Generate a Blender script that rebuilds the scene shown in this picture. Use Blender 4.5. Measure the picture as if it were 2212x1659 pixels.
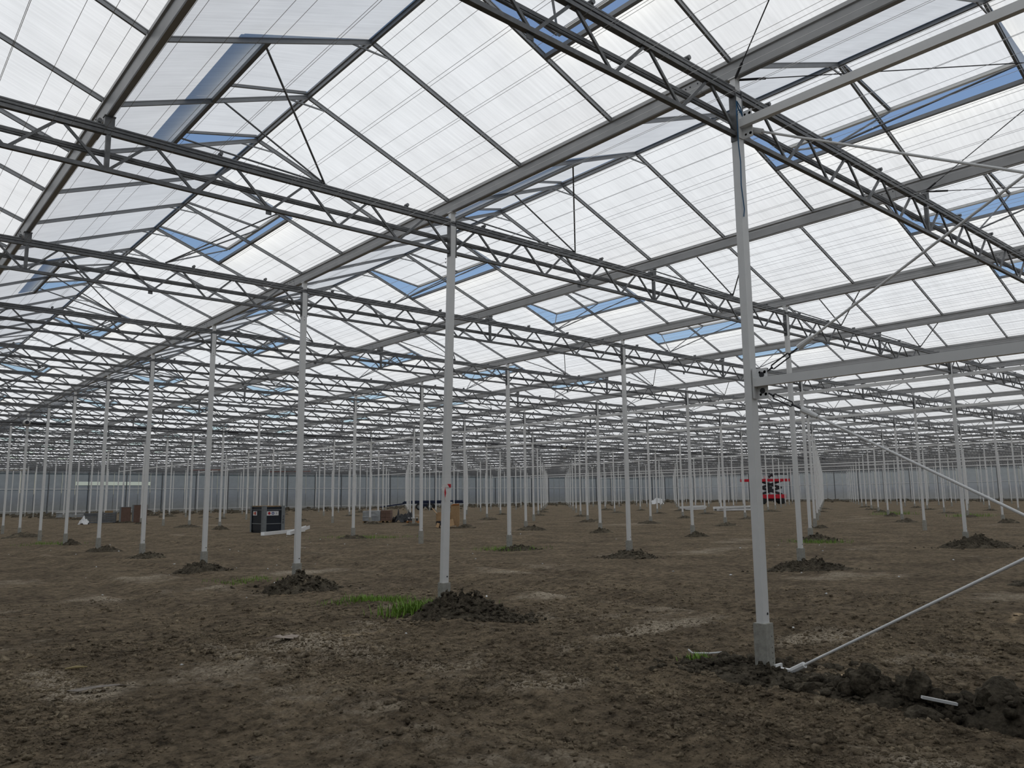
import bpy, math, random
import numpy as np
from mathutils import Vector, Matrix

for o in list(bpy.data.objects): bpy.data.objects.remove(o)
sc = bpy.context.scene
COL = sc.collection
rnd = random.Random(7)
rng = np.random.default_rng(11)

# ------------------------------------------------------------------ camera, sky, sun, exposure
GZ = 0.42                                   # height of the concrete feet (steel starts here)
CAM = np.array([-6.7802, -4.236, 1.218 + GZ])
YAW, PITCH, ROLL, FPX = 0.711, 0.1433, -0.0116, 1680.62
_cy, _sy, _cp, _sp = math.cos(YAW), math.sin(YAW), math.cos(PITCH), math.sin(PITCH)
FW = np.array([_sy * _cp, _cy * _cp, _sp]); R0 = np.array([_cy, -_sy, 0.0]); U0 = np.cross(R0, FW)
RT = R0 * math.cos(ROLL) + U0 * math.sin(ROLL); UP = -R0 * math.sin(ROLL) + U0 * math.cos(ROLL)
cam = bpy.data.cameras.new('camera'); cam.sensor_width = 36.0; cam.lens = FPX / 2212 * 36.0
cam.clip_start = 0.05; cam.clip_end = 2000
camo = bpy.data.objects.new('camera', cam); COL.objects.link(camo)
camo.matrix_world = Matrix(((RT[0], UP[0], -FW[0], CAM[0]), (RT[1], UP[1], -FW[1], CAM[1]), (RT[2], UP[2], -FW[2], CAM[2]), (0, 0, 0, 1)))
sc.camera = camo

SUN_DIR = Vector((0.42, 0.28, 0.86)).normalized()      # towards the sun
w = bpy.data.worlds.new('sky'); sc.world = w; w.use_nodes = True
nt = w.node_tree; nt.nodes.clear()
sky = nt.nodes.new('ShaderNodeTexSky'); sky.sky_type = 'NISHITA'; sky.sun_disc = False
sky.sun_elevation = math.asin(SUN_DIR.z); sky.sun_rotation = math.atan2(SUN_DIR.x, SUN_DIR.y)
sky.air_density = 1.0; sky.dust_density = 0.1; sky.ozone_density = 1.0
bg = nt.nodes.new('ShaderNodeBackground'); bg.inputs['Strength'].default_value = 0.085
out = nt.nodes.new('ShaderNodeOutputWorld')
nt.links.new(sky.outputs[0], bg.inputs[0]); nt.links.new(bg.outputs[0], out.inputs[0])
sun = bpy.data.lights.new('sun', 'SUN'); sun.energy = 2.75; sun.angle = math.radians(0.6); sun.color = (1.0, 0.95, 0.86)
suno = bpy.data.objects.new('sun', sun); COL.objects.link(suno); suno.location = (0, 0, 60)
suno.rotation_euler = SUN_DIR.to_track_quat('Z', 'Y').to_euler()

vs = sc.view_settings
sc.display_settings.display_device = 'sRGB'
vs.view_transform = 'Standard'; vs.look = 'None'; vs.gamma = 1.0; vs.use_curve_mapping = False
vs.exposure = 0.0
cy = sc.cycles
cy.max_bounces = 6; cy.diffuse_bounces = 4; cy.glossy_bounces = 2; cy.transmission_bounces = 4; cy.transparent_max_bounces = 6
cy.caustics_reflective = False; cy.caustics_refractive = False
cy.use_denoising = True; cy.sample_clamp_indirect = 4.0
cy.use_adaptive_sampling = True; cy.adaptive_threshold = 0.02

# ------------------------------------------------------------------ layout of the house
PX, PY = 4.8, 5.0                            # gutter spacing, truss spacing
XG = range(-3, 32)                           # gutters
YJ = range(-3, 24)                           # truss lines
X0, X1, Y0, Y1 = -3 * PX, 31 * PX, -3 * PY, 23 * PY
Z_RIDGE, Z_EAVE, Z_GUT = 7.04, 6.15, 5.945
HALF = 2.33
SLOPE = (Z_RIDGE - Z_EAVE) / HALF
VENT = 1.26                                  # vent opening, measured level from the ridge

def project(p):
    d = np.asarray(p, float) - CAM; zc = d @ FW
    if zc < 0.05: return (9e9, 9e9, zc)
    return (1106 + FPX * (d @ RT) / zc, 829.5 - FPX * (d @ UP) / zc, zc)
def in_view(p, m=250):
    x, y, z = project(p)
    return z > 0.05 and -m < x < 2212 + m and -m < y < 1659 + m
def dist(p): return float(np.linalg.norm(np.asarray(p, float) - CAM))

# ------------------------------------------------------------------ mesh helpers
class MB:
    def __init__(s): s.v = []; s.f = []; s.m = []
    def add(s, v, f, mat=0):
        n = len(s.v); s.v += [tuple(p) for p in v]; s.f += [tuple(i + n for i in q) for q in f]; s.m += [mat] * len(f)
    def box(s, c, d, mat=0, rz=0.0):
        x, y, z = d[0] / 2, d[1] / 2, d[2] / 2; ca, sa = math.cos(rz), math.sin(rz)
        v = []
        for a, b, e in ((-x, -y, -z), (x, -y, -z), (x, y, -z), (-x, y, -z), (-x, -y, z), (x, -y, z), (x, y, z), (-x, y, z)):
            v.append((c[0] + a * ca - b * sa, c[1] + a * sa + b * ca, c[2] + e))
        s.add(v, BOXF, mat)
    def bar(s, p, q, wd, ht, mat=0, up=(0, 0, 1)):
        p, q = Vector(p), Vector(q); t = (q - p).normalized(); u = Vector(up)
        if abs(t.dot(u)) > 0.98: u = Vector((0, 1, 0))
        a = t.cross(u).normalized() * (wd / 2); b = a.cross(t).normalized() * (ht / 2)
        v = [p - a - b, p + a - b, p + a + b, p - a + b, q - a - b, q + a - b, q + a + b, q - a + b]
        s.add(v, [(3, 2, 1, 0), (4, 5, 6, 7), (0, 1, 5, 4), (1, 2, 6, 5), (2, 3, 7, 6), (3, 0, 4, 7)], mat)
    def tube(s, pts, r, n=8, mat=0, cap=True):
        pts = [Vector(p) for p in pts]; rings = []
        rr = r if isinstance(r, (list, tuple)) else [r] * len(pts)
        u = None
        for i, p in enumerate(pts):
            t = (pts[min(i + 1, len(pts) - 1)] - pts[max(i - 1, 0)]).normalized()
            if u is None:
                u = Vector((0, 0, 1)) if abs(t.z) < 0.9 else Vector((1, 0, 0))
            u = (u - t * u.dot(t)).normalized(); b = t.cross(u)
            rings.append([p + (u * math.cos(2 * math.pi * k / n) + b * math.sin(2 * math.pi * k / n)) * rr[i] for k in range(n)])
        v = [p for ring in rings for p in ring]; f = []
        for i in range(len(pts) - 1):
            for k in range(n): f.append((i * n + k, i * n + (k + 1) % n, (i + 1) * n + (k + 1) % n, (i + 1) * n + k))
        if cap:
            f.append(tuple(reversed(range(n)))); f.append(tuple(range((len(pts) - 1) * n, len(pts) * n)))
        s.add(v, f, mat)
    def extrude(s, prof, a, b, axis='y', mat=0):
        n = len(prof)
        if axis == 'y': v = [(x, a, z) for x, z in prof] + [(x, b, z) for x, z in prof]
        else: v = [(a, y, z) for y, z in prof] + [(b, y, z) for y, z in prof]
        f = [(i, (i + 1) % n, n + (i + 1) % n, n + i) for i in range(n)] + [tuple(reversed(range(n))), tuple(range(n, 2 * n))]
        s.add(v, f, mat)
    def mesh(s, name, mats, smooth=False):
        me = bpy.data.meshes.new(name); me.from_pydata(s.v, [], s.f)
        for m in (mats if isinstance(mats, (list, tuple)) else [mats]): me.materials.append(m)
        if any(s.m): me.polygons.foreach_set('material_index', s.m)
        if smooth: me.polygons.foreach_set('use_smooth', [True] * len(s.f))
        me.update(); return me
BOXF = [(0, 3, 2, 1), (4, 5, 6, 7), (0, 1, 5, 4), (1, 2, 6, 5), (2, 3, 7, 6), (3, 0, 4, 7)]

def bulk(name, me, mats4, mat):
    """one joined mesh out of many placed copies (matrices) of a mesh"""
    nv = len(me.vertices); co = np.empty(nv * 3, np.float32); me.vertices.foreach_get('co', co); co = co.reshape(-1, 3)
    faces = [tuple(p.vertices) for p in me.polygons]; mi = [p.material_index for p in me.polygons]
    V, F = [], []
    for k, M in enumerate(mats4):
        A = np.array(M, np.float32); V.append(co @ A[:3, :3].T + A[:3, 3])
    V = np.concatenate(V) if V else np.zeros((0, 3))
    for k in range(len(mats4)): F += [tuple(i + k * nv for i in q) for q in faces]
    m2 = bpy.data.meshes.new(name); m2.from_pydata(V.tolist(), [], F)
    for m in (mat if isinstance(mat, (list, tuple)) else [mat]): m2.materials.append(m)
    if any(mi): m2.polygons.foreach_set('material_index', mi * len(mats4))
    m2.update(); return m2

def link(name, me, parent=None, loc=(0, 0, 0), rz=0.0, **props):
    o = bpy.data.objects.new(name, me); COL.objects.link(o)
    o.location = loc; o.rotation_euler = (0, 0, rz)
    if parent is not None: o.parent = parent
    for k, v in props.items():
        if v is not None: o[k] = v
    return o
def thing(name, label, category, loc=(0, 0, 0), rz=0.0, group=None, me=None):
    return link(name, me, None, loc, rz, label=label, category=category, group=group)
def struct(name, me=None, loc=(0, 0, 0), **kw): return link(name, me, None, loc, 0.0, kind='structure', **kw)

ONES = 'zero one two three four five six seven eight nine ten eleven twelve thirteen fourteen fifteen sixteen seventeen eighteen nineteen'.split()
TENS = {2: 'twenty', 3: 'thirty'}
def word(n):
    if n < 20: return ONES[n]
    return TENS[n // 10] + ('' if n % 10 == 0 else '-' + ONES[n % 10])
def many(n, s): return f'{word(n)} {s}' + ('' if n == 1 else 's')

# ------------------------------------------------------------------ materials
def mat(name, col, rough=0.5, metal=0.0, noise=0.0, scale=20.0, bump=0.0, spec=0.5):
    m = bpy.data.materials.new(name); m.use_nodes = True; n = m.node_tree; b = n.nodes['Principled BSDF']
    b.inputs['Roughness'].default_value = rough; b.inputs['Metallic'].default_value = metal
    b.inputs['Specular IOR Level'].default_value = spec
    b.inputs['Base Color'].default_value = (*col, 1)
    if noise or bump:
        tc = n.nodes.new('ShaderNodeTexCoord'); tx = n.nodes.new('ShaderNodeTexNoise')
        tx.inputs['Scale'].default_value = scale; tx.inputs['Detail'].default_value = 5
        n.links.new(tc.outputs['Object'], tx.inputs['Vector'])
        if noise:
            rp = n.nodes.new('ShaderNodeValToRGB')
            rp.color_ramp.elements[0].position = 0.3; rp.color_ramp.elements[1].position = 0.72
            rp.color_ramp.elements[0].color = (*[c * (1 - noise) for c in col], 1); rp.color_ramp.elements[1].color = (*[min(1, c * (1 + noise)) for c in col], 1)
            n.links.new(tx.outputs['Fac'], rp.inputs[0]); n.links.new(rp.outputs[0], b.inputs['Base Color'])
        if bump:
            bp = n.nodes.new('ShaderNodeBump'); bp.inputs['Strength'].default_value = bump; bp.inputs['Distance'].default_value = 0.01
            n.links.new(tx.outputs['Fac'], bp.inputs['Height']); n.links.new(bp.outputs[0], b.inputs['Normal'])
    return m

M_WHITE = mat('white_coated_steel', (0.80, 0.80, 0.79), 0.42, 0, 0.03, 6)
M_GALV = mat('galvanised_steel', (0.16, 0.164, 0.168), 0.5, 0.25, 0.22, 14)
M_GUT = mat('gutter_aluminium', (0.40, 0.40, 0.40), 0.45, 0.3, 0.08, 5)
M_BAR = mat('bar_aluminium', (0.25, 0.258, 0.268), 0.45, 0.3, 0.06, 8)
M_LALU = mat('pale_aluminium', (0.62, 0.62, 0.60), 0.4, 0.3)
M_BLACK = mat('black_steel', (0.025, 0.025, 0.03), 0.5)
M_CONC = mat('concrete', (0.36, 0.35, 0.31), 0.9, 0, 0.18, 24, 0.3)
M_PLINTH = mat('plinth_concrete', (0.33, 0.33, 0.31), 0.9, 0, 0.15, 2)
M_WIRE = mat('screen_wire', (0.55, 0.55, 0.55), 0.3, 0.6)
M_BLUECORD = mat('blue_cord', (0.03, 0.12, 0.24), 0.7)

def glass_mat(name, col, haze_streak=True):
    m = bpy.data.materials.new(name); m.use_nodes = True; n = m.node_tree; n.nodes.clear()
    o = n.nodes.new('ShaderNodeOutputMaterial'); t = n.nodes.new('ShaderNodeBsdfTranslucent')
    g = n.nodes.new('ShaderNodeBsdfGlossy'); g.inputs['Roughness'].default_value = 0.35
    mx = n.nodes.new('ShaderNodeMixShader'); mx.inputs[0].default_value = 0.05
    tc = n.nodes.new('ShaderNodeTexCoord'); mp = n.nodes.new('ShaderNodeMapping')
    mp.inputs['Scale'].default_value = (0.6, 14, 1.0)
    ns = n.nodes.new('ShaderNodeTexNoise'); ns.inputs['Scale'].default_value = 2.2; ns.inputs['Detail'].default_value = 6
    rp = n.nodes.new('ShaderNodeValToRGB')
    rp.color_ramp.elements[0].position = 0.3; rp.color_ramp.elements[1].position = 0.65
    rp.color_ramp.elements[0].color = (*[c * 0.90 for c in col], 1); rp.color_ramp.elements[1].color = (*col, 1)
    n.links.new(tc.outputs['Object'], mp.inputs[0]); n.links.new(mp.outputs[0], ns.inputs['Vector'])
    n.links.new(ns.outputs['Fac'], rp.inputs[0])
    n2 = n.nodes.new('ShaderNodeTexNoise'); n2.inputs['Scale'].default_value = 1.6; n2.inputs['Detail'].default_value = 4
    m2 = n.nodes.new('ShaderNodeMapRange'); m2.inputs[1].default_value = 0.35; m2.inputs[2].default_value = 0.6; m2.inputs[3].default_value = 0.94; m2.inputs[4].default_value = 1.0
    gm = n.nodes.new('ShaderNodeNewGeometry'); n.links.new(gm.outputs['Position'], n2.inputs['Vector']); n.links.new(n2.outputs['Fac'], m2.inputs[0])
    mu = n.nodes.new('ShaderNodeVectorMath'); mu.operation = 'SCALE'; n.links.new(rp.outputs[0], mu.inputs[0]); n.links.new(m2.outputs[0], mu.inputs['Scale'])
    n.links.new(mu.outputs[0], t.inputs['Color'])
    n.links.new(t.outputs[0], mx.inputs[1]); n.links.new(g.outputs[0], mx.inputs[2]); n.links.new(mx.outputs[0], o.inputs['Surface'])
    return m
M_GLASS = glass_mat('diffuse_roof_glass', (0.90, 0.90, 0.875))
M_PANEL = glass_mat('hazy_wall_sheet', (0.29, 0.293, 0.298))
def clear_glass():
    m = bpy.data.materials.new('clear_glass'); m.use_nodes = True; n = m.node_tree; n.nodes.clear()
    o = n.nodes.new('ShaderNodeOutputMaterial'); t = n.nodes.new('ShaderNodeBsdfTransparent'); t.inputs[0].default_value = (0.44, 0.50, 0.60, 1)
    g = n.nodes.new('ShaderNodeBsdfGlossy'); g.inputs['Roughness'].default_value = 0.05
    mx = n.nodes.new('ShaderNodeMixShader'); mx.inputs[0].default_value = 0.06
    n.links.new(t.outputs[0], mx.inputs[1]); n.links.new(g.outputs[0], mx.inputs[2]); n.links.new(mx.outputs[0], o.inputs['Surface'])
    return m
M_CLEAR = clear_glass()

def soil_mat(name, dark, mid, dry, use_dry):
    m = bpy.data.materials.new(name); m.use_nodes = True; n = m.node_tree; b = n.nodes['Principled BSDF']
    b.inputs['Roughness'].default_value = 0.95; b.inputs['Specular IOR Level'].default_value = 0.1
    tc = n.nodes.new('ShaderNodeTexCoord')
    def noise(sc_, det, rough=0.6, vec=None):
        t = n.nodes.new('ShaderNodeTexNoise'); t.inputs['Scale'].default_value = sc_; t.inputs['Detail'].default_value = det; t.inputs['Roughness'].default_value = rough
        n.links.new(vec or tc.outputs['Object'], t.inputs['Vector']); return t
    def ramp(fac, stops):
        r = n.nodes.new('ShaderNodeValToRGB'); e = r.color_ramp.elements
        while len(e) < len(stops): e.new(0.5)
        for k, (p, c) in enumerate(stops): e[k].position = p; e[k].color = (*c, 1)
        n.links.new(fac, r.inputs[0]); return r.outputs[0]
    n1 = noise(7, 10, 0.78)
    lite = [c * 1.75 for c in mid]
    col = ramp(n1.outputs['Fac'], [(0.36, dark), (0.50, mid), (0.66, lite)])
    n0 = noise(0.8, 5, 0.6); sh = ramp(n0.outputs['Fac'], [(0.35, (.72, .70, .68)), (0.65, (1.22, 1.2, 1.16))])
    mu = n.nodes.new('ShaderNodeMix'); mu.data_type = 'RGBA'; mu.blend_type = 'MULTIPLY'; mu.inputs[0].default_value = 1.0
    n.links.new(col, mu.inputs[6]); n.links.new(sh, mu.inputs[7]); col = mu.outputs[2]
    vo = n.nodes.new('ShaderNodeTexVoronoi'); vo.inputs['Scale'].default_value = 32; n.links.new(tc.outputs['Object'], vo.inputs['Vector'])
    if use_dry:
        at = n.nodes.new('ShaderNodeAttribute'); at.attribute_name = 'dry'
        n2 = noise(3.0, 11, 0.80)
        ad = n.nodes.new('ShaderNodeMath'); ad.operation = 'ADD'; n.links.new(at.outputs['Fac'], ad.inputs[0]); n.links.new(n2.outputs['Fac'], ad.inputs[1])
        mr = n.nodes.new('ShaderNodeMapRange'); mr.inputs[1].default_value = 0.66; mr.inputs[2].default_value = 0.92
        n.links.new(ad.outputs[0], mr.inputs[0])
        cr = ramp(noise(22, 8, 0.8).outputs['Fac'], [(0.38, [c * .45 for c in dry]), (0.56, dry)])
        wv = noise(4, 3); vm = n.nodes.new('ShaderNodeVectorMath'); vm.operation = 'MULTIPLY_ADD'; vm.inputs[1].default_value = (.22, .22, 0)
        n.links.new(wv.outputs['Color'], vm.inputs[0]); n.links.new(tc.outputs['Object'], vm.inputs[2])
        ve = n.nodes.new('ShaderNodeTexVoronoi'); ve.feature = 'DISTANCE_TO_EDGE'; ve.inputs['Scale'].default_value = 12.0; n.links.new(vm.outputs[0], ve.inputs['Vector'])
        ck = ramp(ve.outputs['Distance'], [(0.02, (.5, .49, .47)), (0.08, (1, 1, 1))])
        mk = n.nodes.new('ShaderNodeMix'); mk.data_type = 'RGBA'; mk.blend_type = 'MULTIPLY'; mk.inputs[0].default_value = 1.0
        n.links.new(cr, mk.inputs[6]); n.links.new(ck, mk.inputs[7]); cr = mk.outputs[2]
        mx = n.nodes.new('ShaderNodeMix'); mx.data_type = 'RGBA'
        n.links.new(mr.outputs[0], mx.inputs[0]); n.links.new(col, mx.inputs[6]); n.links.new(cr, mx.inputs[7]); col = mx.outputs[2]
    n.links.new(col, b.inputs['Base Color'])
    n3 = noise(30, 7, 0.75); ad2 = n.nodes.new('ShaderNodeMath'); ad2.operation = 'MULTIPLY_ADD'; ad2.inputs[1].default_value = -0.8
    n.links.new(vo.outputs['Distance'], ad2.inputs[0]); n.links.new(n3.outputs['Fac'], ad2.inputs[2])
    bp = n.nodes.new('ShaderNodeBump'); bp.inputs['Strength'].default_value = 1.0; bp.inputs['Distance'].default_value = 0.045
    n.links.new(ad2.outputs[0], bp.inputs['Height']); n.links.new(bp.outputs[0], b.inputs['Normal'])
    return m
M_SOIL = soil_mat('site_soil', (0.056, 0.044, 0.030), (0.222, 0.176, 0.120), (0.66, 0.555, 0.415), True)
M_CLOD = soil_mat('soil_clods', (0.10, 0.081, 0.056), (0.33, 0.27, 0.19), (0.3, 0.2, 0.1), False)
M_MOUND = soil_mat('dug_soil', (0.038, 0.033, 0.024), (0.135, 0.117, 0.088), (0.3, 0.2, 0.1), False)
M_GRASS = mat('grass_blades', (0.17, 0.30, 0.035), 0.6, 0, 0.35, 9)
M_FIELD = mat('field_outside', (0.09, 0.13, 0.05), 0.9, 0, 0.3, 0.3)
M_SHADE_HEDGE = mat('shade_hedge_leaves', (0.03, 0.045, 0.02), 0.8, 0, 0.5, 3)

# ------------------------------------------------------------------ noise for the ground
def vnoise(x, y, seed):
    xi = np.floor(x).astype(np.int64); yi = np.floor(y).astype(np.int64); fx = x - xi; fy = y - yi
    def h(a, b):
        k = (a * 374761393 + b * 668265263 + seed * 974634777) & 0xffffffff
        k = ((k ^ (k >> 13)) * 1274126177) & 0xffffffff
        return ((k ^ (k >> 16)) & 0xffff) / 65535.0
    ux = fx * fx * (3 - 2 * fx); uy = fy * fy * (3 - 2 * fy)
    a, b, c, d = h(xi, yi), h(xi + 1, yi), h(xi, yi + 1), h(xi + 1, yi + 1)
    return (a + (b - a) * ux) * (1 - uy) + (c + (d - c) * ux) * uy - 0.5
def fbm(x, y, f, octv, seed, gain=0.5):
    r = 0.0; a = 1.0
    for k in range(octv):
        r = r + a * vnoise(x * f + 13.1 * k, y * f - 7.7 * k, seed + k); f *= 2.03; a *= gain
    return r
def ground_h(x, y):
    x = np.asarray(x, float); y = np.asarray(y, float)
    d = np.hypot(x - CAM[0], y - CAM[1]); near = np.clip(1.3 - d / 18, 0.15, 1)
    h = 0.07 * fbm(x, y, 0.32, 3, 3) + near * (0.045 * fbm(x, y, 1.7, 3, 21) + 0.045 * np.abs(fbm(x, y, 6.5, 3, 40)) * np.clip(.6 + 2.2 * fbm(x, y, .8, 2, 45), 0.1, 1.6) + 0.030 * np.abs(fbm(x, y, 15, 2, 60)))
    # wheel ruts running with the gutters
    for rx, wd, dp in ((-2.6, 0.28, 0.05), (-0.95, 0.30, 0.045), (3.2, 0.35, 0.05), (5.0, 0.35, 0.05)):
        q = x - rx - 0.35 * np.sin(y * 0.21 + rx)
        h = h - dp * np.exp(-(q / wd) ** 2) + 0.5 * dp * np.exp(-((np.abs(q) - 1.7 * wd) / (0.6 * wd)) ** 2)
    h = h - 0.06 * np.exp(-((x + 0.1) ** 2 + (y + 0.1) ** 2) / 0.5)      # trodden hollow at the braced post
    return h - 0.015

# ------------------------------------------------------------------ floor
def axis(lo, hi, a, b, fine, grow=1.07):
    mid = list(np.arange(a, b, fine)); left = []; s = fine; p = a
    while p > lo: s = min(s * grow, 4.0); p -= s; left.append(p)
    right = []; s = fine; p = mid[-1]
    while p < hi: s = min(s * grow, 4.0); p += s; right.append(p)
    r = np.array(list(reversed(left)) + mid + right); r[0] = lo; r[-1] = hi; return r
ax = axis(X0 - 0.1, X1 + 0.1, -6.4, 4.4, 0.032); ay = axis(Y0 - 0.1, Y1 + 0.1, -3.2, 8.6, 0.032)
gx, gy = np.meshgrid(ax, ay, indexing='xy'); gz = ground_h(gx, gy)
nx, ny = len(ax), len(ay)
idx = np.arange(nx * ny).reshape(ny, nx)
quads = np.stack([idx[:-1, :-1], idx[:-1, 1:], idx[1:, 1:], idx[1:, :-1]], -1).reshape(-1, 4)
def fast_mesh(name, V, Q, material):
    me = bpy.data.meshes.new(name); k = Q.shape[1]
    me.vertices.add(len(V)); me.vertices.foreach_set('co', np.ascontiguousarray(V, np.float32).ravel())
    me.loops.add(Q.size); me.loops.foreach_set('vertex_index', Q.astype(np.int32).ravel())
    me.polygons.add(len(Q)); me.polygons.foreach_set('loop_start', np.arange(0, Q.size, k, dtype=np.int32))
    me.materials.append(material); me.update(calc_edges=True); return me
fl = fast_mesh('floor', np.stack([gx, gy, gz], -1).reshape(-1, 3), quads, M_SOIL)
fl.polygons.foreach_set('use_smooth', np.ones(len(quads), bool))
DRY = [(-5.1, 4.3, .25, 1.3, .5), (-5.0, 3.45, .35, .25, .5), (-5.0, 6.3, .6, .5, .25), (-2.6, 4.5, .5, .5, .32), (-3.2, 4.9, .4, .4, .25), (-2.0, 0.88, .45, .3, .45), (-0.9, 1.95, .5, .3, .25),
       (0.5, 2.25, 1.0, .22, .35), (1.5, 2.1, .8, .2, .35), (1.7, 0.6, .8, .25, .42), (2.4, .3, .5, .3, .3), (1.4, -.65, .6, .25, .38), (-1.8, -.4, .35, .3, .45), (-1.5, .15, .3, .2, .3), (3.1, 1.6, .8, .3, .25),
       (1.9, -1.1, .6, .3, .3), (-2.0, 2.1, .4, .4, .2), (1.3, 12.5, 1.2, .6, .3), (1.9, 5.6, .7, .6, .4), (3.0, 5.4, .8, .5, .3), (-1.8, 13.8, 1.2, .9, .25), (12.6, 9.6, 2, .8, .3), (6.1, 2.1, 1.4, .5, .3), (7.0, .3, 1.2, .5, .3),
       (-1.0, 9.4, .7, .5, .3), (0.9, 8.8, .6, .4, .35)]
dry = 0.52 * fbm(gx + 0.4 * gy, gy - 0.4 * gx, 0.42, 6, 90, 0.62) - 0.02
for bx, by, sx, sy, am in DRY: dry = dry + am * np.exp(-((gx - bx) / sx) ** 2 - ((gy - by) / sy) ** 2)
dry = dry + 0.9 * np.clip(ground_h(gx, gy) * 3, -0.12, 0.10)
a_ = fl.attributes.new('dry', 'FLOAT', 'POINT'); a_.data.foreach_set('value', dry.astype(np.float32).ravel())
struct('floor', fl)
bm_ = MB(); bm_.add([(-500, -500, -.25), (700, -500, -.25), (700, 700, -.25), (-500, 700, -.25)], [(0, 1, 2, 3)])
struct('ground', bm_.mesh('ground', M_FIELD))

# icosahedron clods -----------------------------------------------------------
PHI = (1 + 5 ** .5) / 2
ICO_V = np.array([(-1, PHI, 0), (1, PHI, 0), (-1, -PHI, 0), (1, -PHI, 0), (0, -1, PHI), (0, 1, PHI), (0, -1, -PHI), (0, 1, -PHI), (PHI, 0, -1), (PHI, 0, 1), (-PHI, 0, -1), (-PHI, 0, 1)]) / math.hypot(1, PHI)
ICO_F = np.array([(0, 11, 5), (0, 5, 1), (0, 1, 7), (0, 7, 10), (0, 10, 11), (1, 5, 9), (5, 11, 4), (11, 10, 2), (10, 7, 6), (7, 1, 8), (3, 9, 4), (3, 4, 2), (3, 2, 6), (3, 6, 8), (3, 8, 9), (4, 9, 5), (2, 4, 11), (6, 2, 10), (8, 6, 7), (9, 8, 1)])
OCT_V = np.array([(1, 0, 0), (-1, 0, 0), (0, 1, 0), (0, -1, 0), (0, 0, 1), (0, 0, -1)], float)
OCT_F = np.array([(0, 2, 4), (2, 1, 4), (1, 3, 4), (3, 0, 4), (2, 0, 5), (1, 2, 5), (3, 1, 5), (0, 3, 5)])
def clods(px, py, pz, r, sink=0.35, fine=False):
    SV, SF = (OCT_V, OCT_F) if fine else (ICO_V, ICO_F); nv = len(SV)
    n = len(px); V = SV[None] * (1 + 0.28 * rng.standard_normal((n, nv, 1)))
    ang = rng.uniform(0, 6.283, n); c, s = np.cos(ang)[:, None], np.sin(ang)[:, None]
    sc3 = rng.uniform(0.65, 1.25, (n, 1, 3)); sc3[:, :, 2] *= 0.75; V = V * sc3
    X = V[..., 0] * c - V[..., 1] * s; Y = V[..., 0] * s + V[..., 1] * c
    V = np.stack([X, Y, V[..., 2]], -1) * r[:, None, None] + np.stack([px, py, pz + r * (0.75 - 2 * sink)], -1)[:, None, :]
    F = SF[None] + (np.arange(n) * nv)[:, None, None]
    return V.reshape(-1, 3), F.reshape(-1, 3)
# loose crumbs over the near ground
def strew(N, lo, hi, med, sig, fine, far):
    cx_ = rng.uniform(-6.6, 6.5, N); cy_ = rng.uniform(-3.4, 11, N)
    dd = np.hypot(cx_ - CAM[0], cy_ - CAM[1]); ang = np.arctan2(cx_ - CAM[0], cy_ - CAM[1])
    dens = np.clip(0.55 + 1.7 * fbm(cx_, cy_, 0.7, 3, 77), 0.12, 1) * np.clip(1.75 - dd / far, 0.04, 1)
    keep = (rng.uniform(0, 1, N) < dens) & (ang > 0.04) & (ang < 1.37) & (dd > 3.5)
    cx_, cy_ = cx_[keep], cy_[keep]
    r_ = np.clip(np.exp(rng.normal(math.log(med), sig, len(cx_))), lo, hi)
    return clods(cx_, cy_, ground_h(cx_, cy_), r_, .3, fine)
V, F = strew(60000, .010, .055, .015, .45, False, 9)
link('soil_crumbs', fast_mesh('soil_crumbs', V, F, M_CLOD), kind='stuff', label='loose crumbs of brown soil strewn over the bare ground', category='soil')
V, F = strew(420000, .004, .010, .0065, .3, True, 7)
link('fine_soil', fast_mesh('fine_soil', V, F, M_CLOD), kind='stuff', label='fine granules of brown soil over the bare ground', category='soil')

# ------------------------------------------------------------------ roof: panes, bars, ridges, gutters, vents
ceiling = struct('ceiling', None)
BAY = PY / 3
def pane_mesh(name, x0, x1, wy, material, z0=0.0):
    mb = MB(); h = wy / 2; t = 0.006
    v = [(x0, -h, z0 - SLOPE * x0), (x1, -h, z0 - SLOPE * x1), (x1, h, z0 - SLOPE * x1), (x0, h, z0 - SLOPE * x0)]
    v += [(a, b, c - t) for a, b, c in v]
    mb.add(v, [(0, 1, 2, 3), (0, 4, 5, 1), (1, 5, 6, 2), (2, 6, 7, 3), (3, 7, 4, 0)])
    return mb.mesh(name, material)
ME_PANE = pane_mesh('pane', 0.03, HALF, BAY - 0.03, M_GLASS)
ME_PSHORT = pane_mesh('pane_short', VENT + 0.02, HALF, BAY - 0.03, M_GLASS)
def bar_mesh():
    mb = MB(); a, b = Vector((0.02, 0, -0.035 - SLOPE * 0.02)), Vector((HALF - 0.01, 0, -0.035 - SLOPE * (HALF - 0.01)))
    mb.bar(a, b, 0.027, 0.046); n = Vector((SLOPE, 0, 1)).normalized() * 0.026
    mb.bar(a + n, b + n, 0.038, 0.012)
    return mb.mesh('glazing_bar', M_BAR)
ME_BAR = bar_mesh()
mb = MB(); mb.bar((VENT, -BAY, -0.03 - SLOPE * VENT), (VENT, BAY, -0.03 - SLOPE * VENT), 0.05, 0.05); ME_TRANS = mb.mesh('transom_bar', M_BAR)
mb = MB(); mb.bar((-0.26, 0, -0.15), (0.26, 0, -0.15), 0.014, 0.02); mb.bar((-0.26, 0, -0.15), (-0.04, 0, -0.05), 0.014, 0.014); mb.bar((0.26, 0, -0.15), (0.04, 0, -0.05), 0.014, 0.014); ME_TIE = mb.mesh('ridge_tie', M_BAR)

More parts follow.
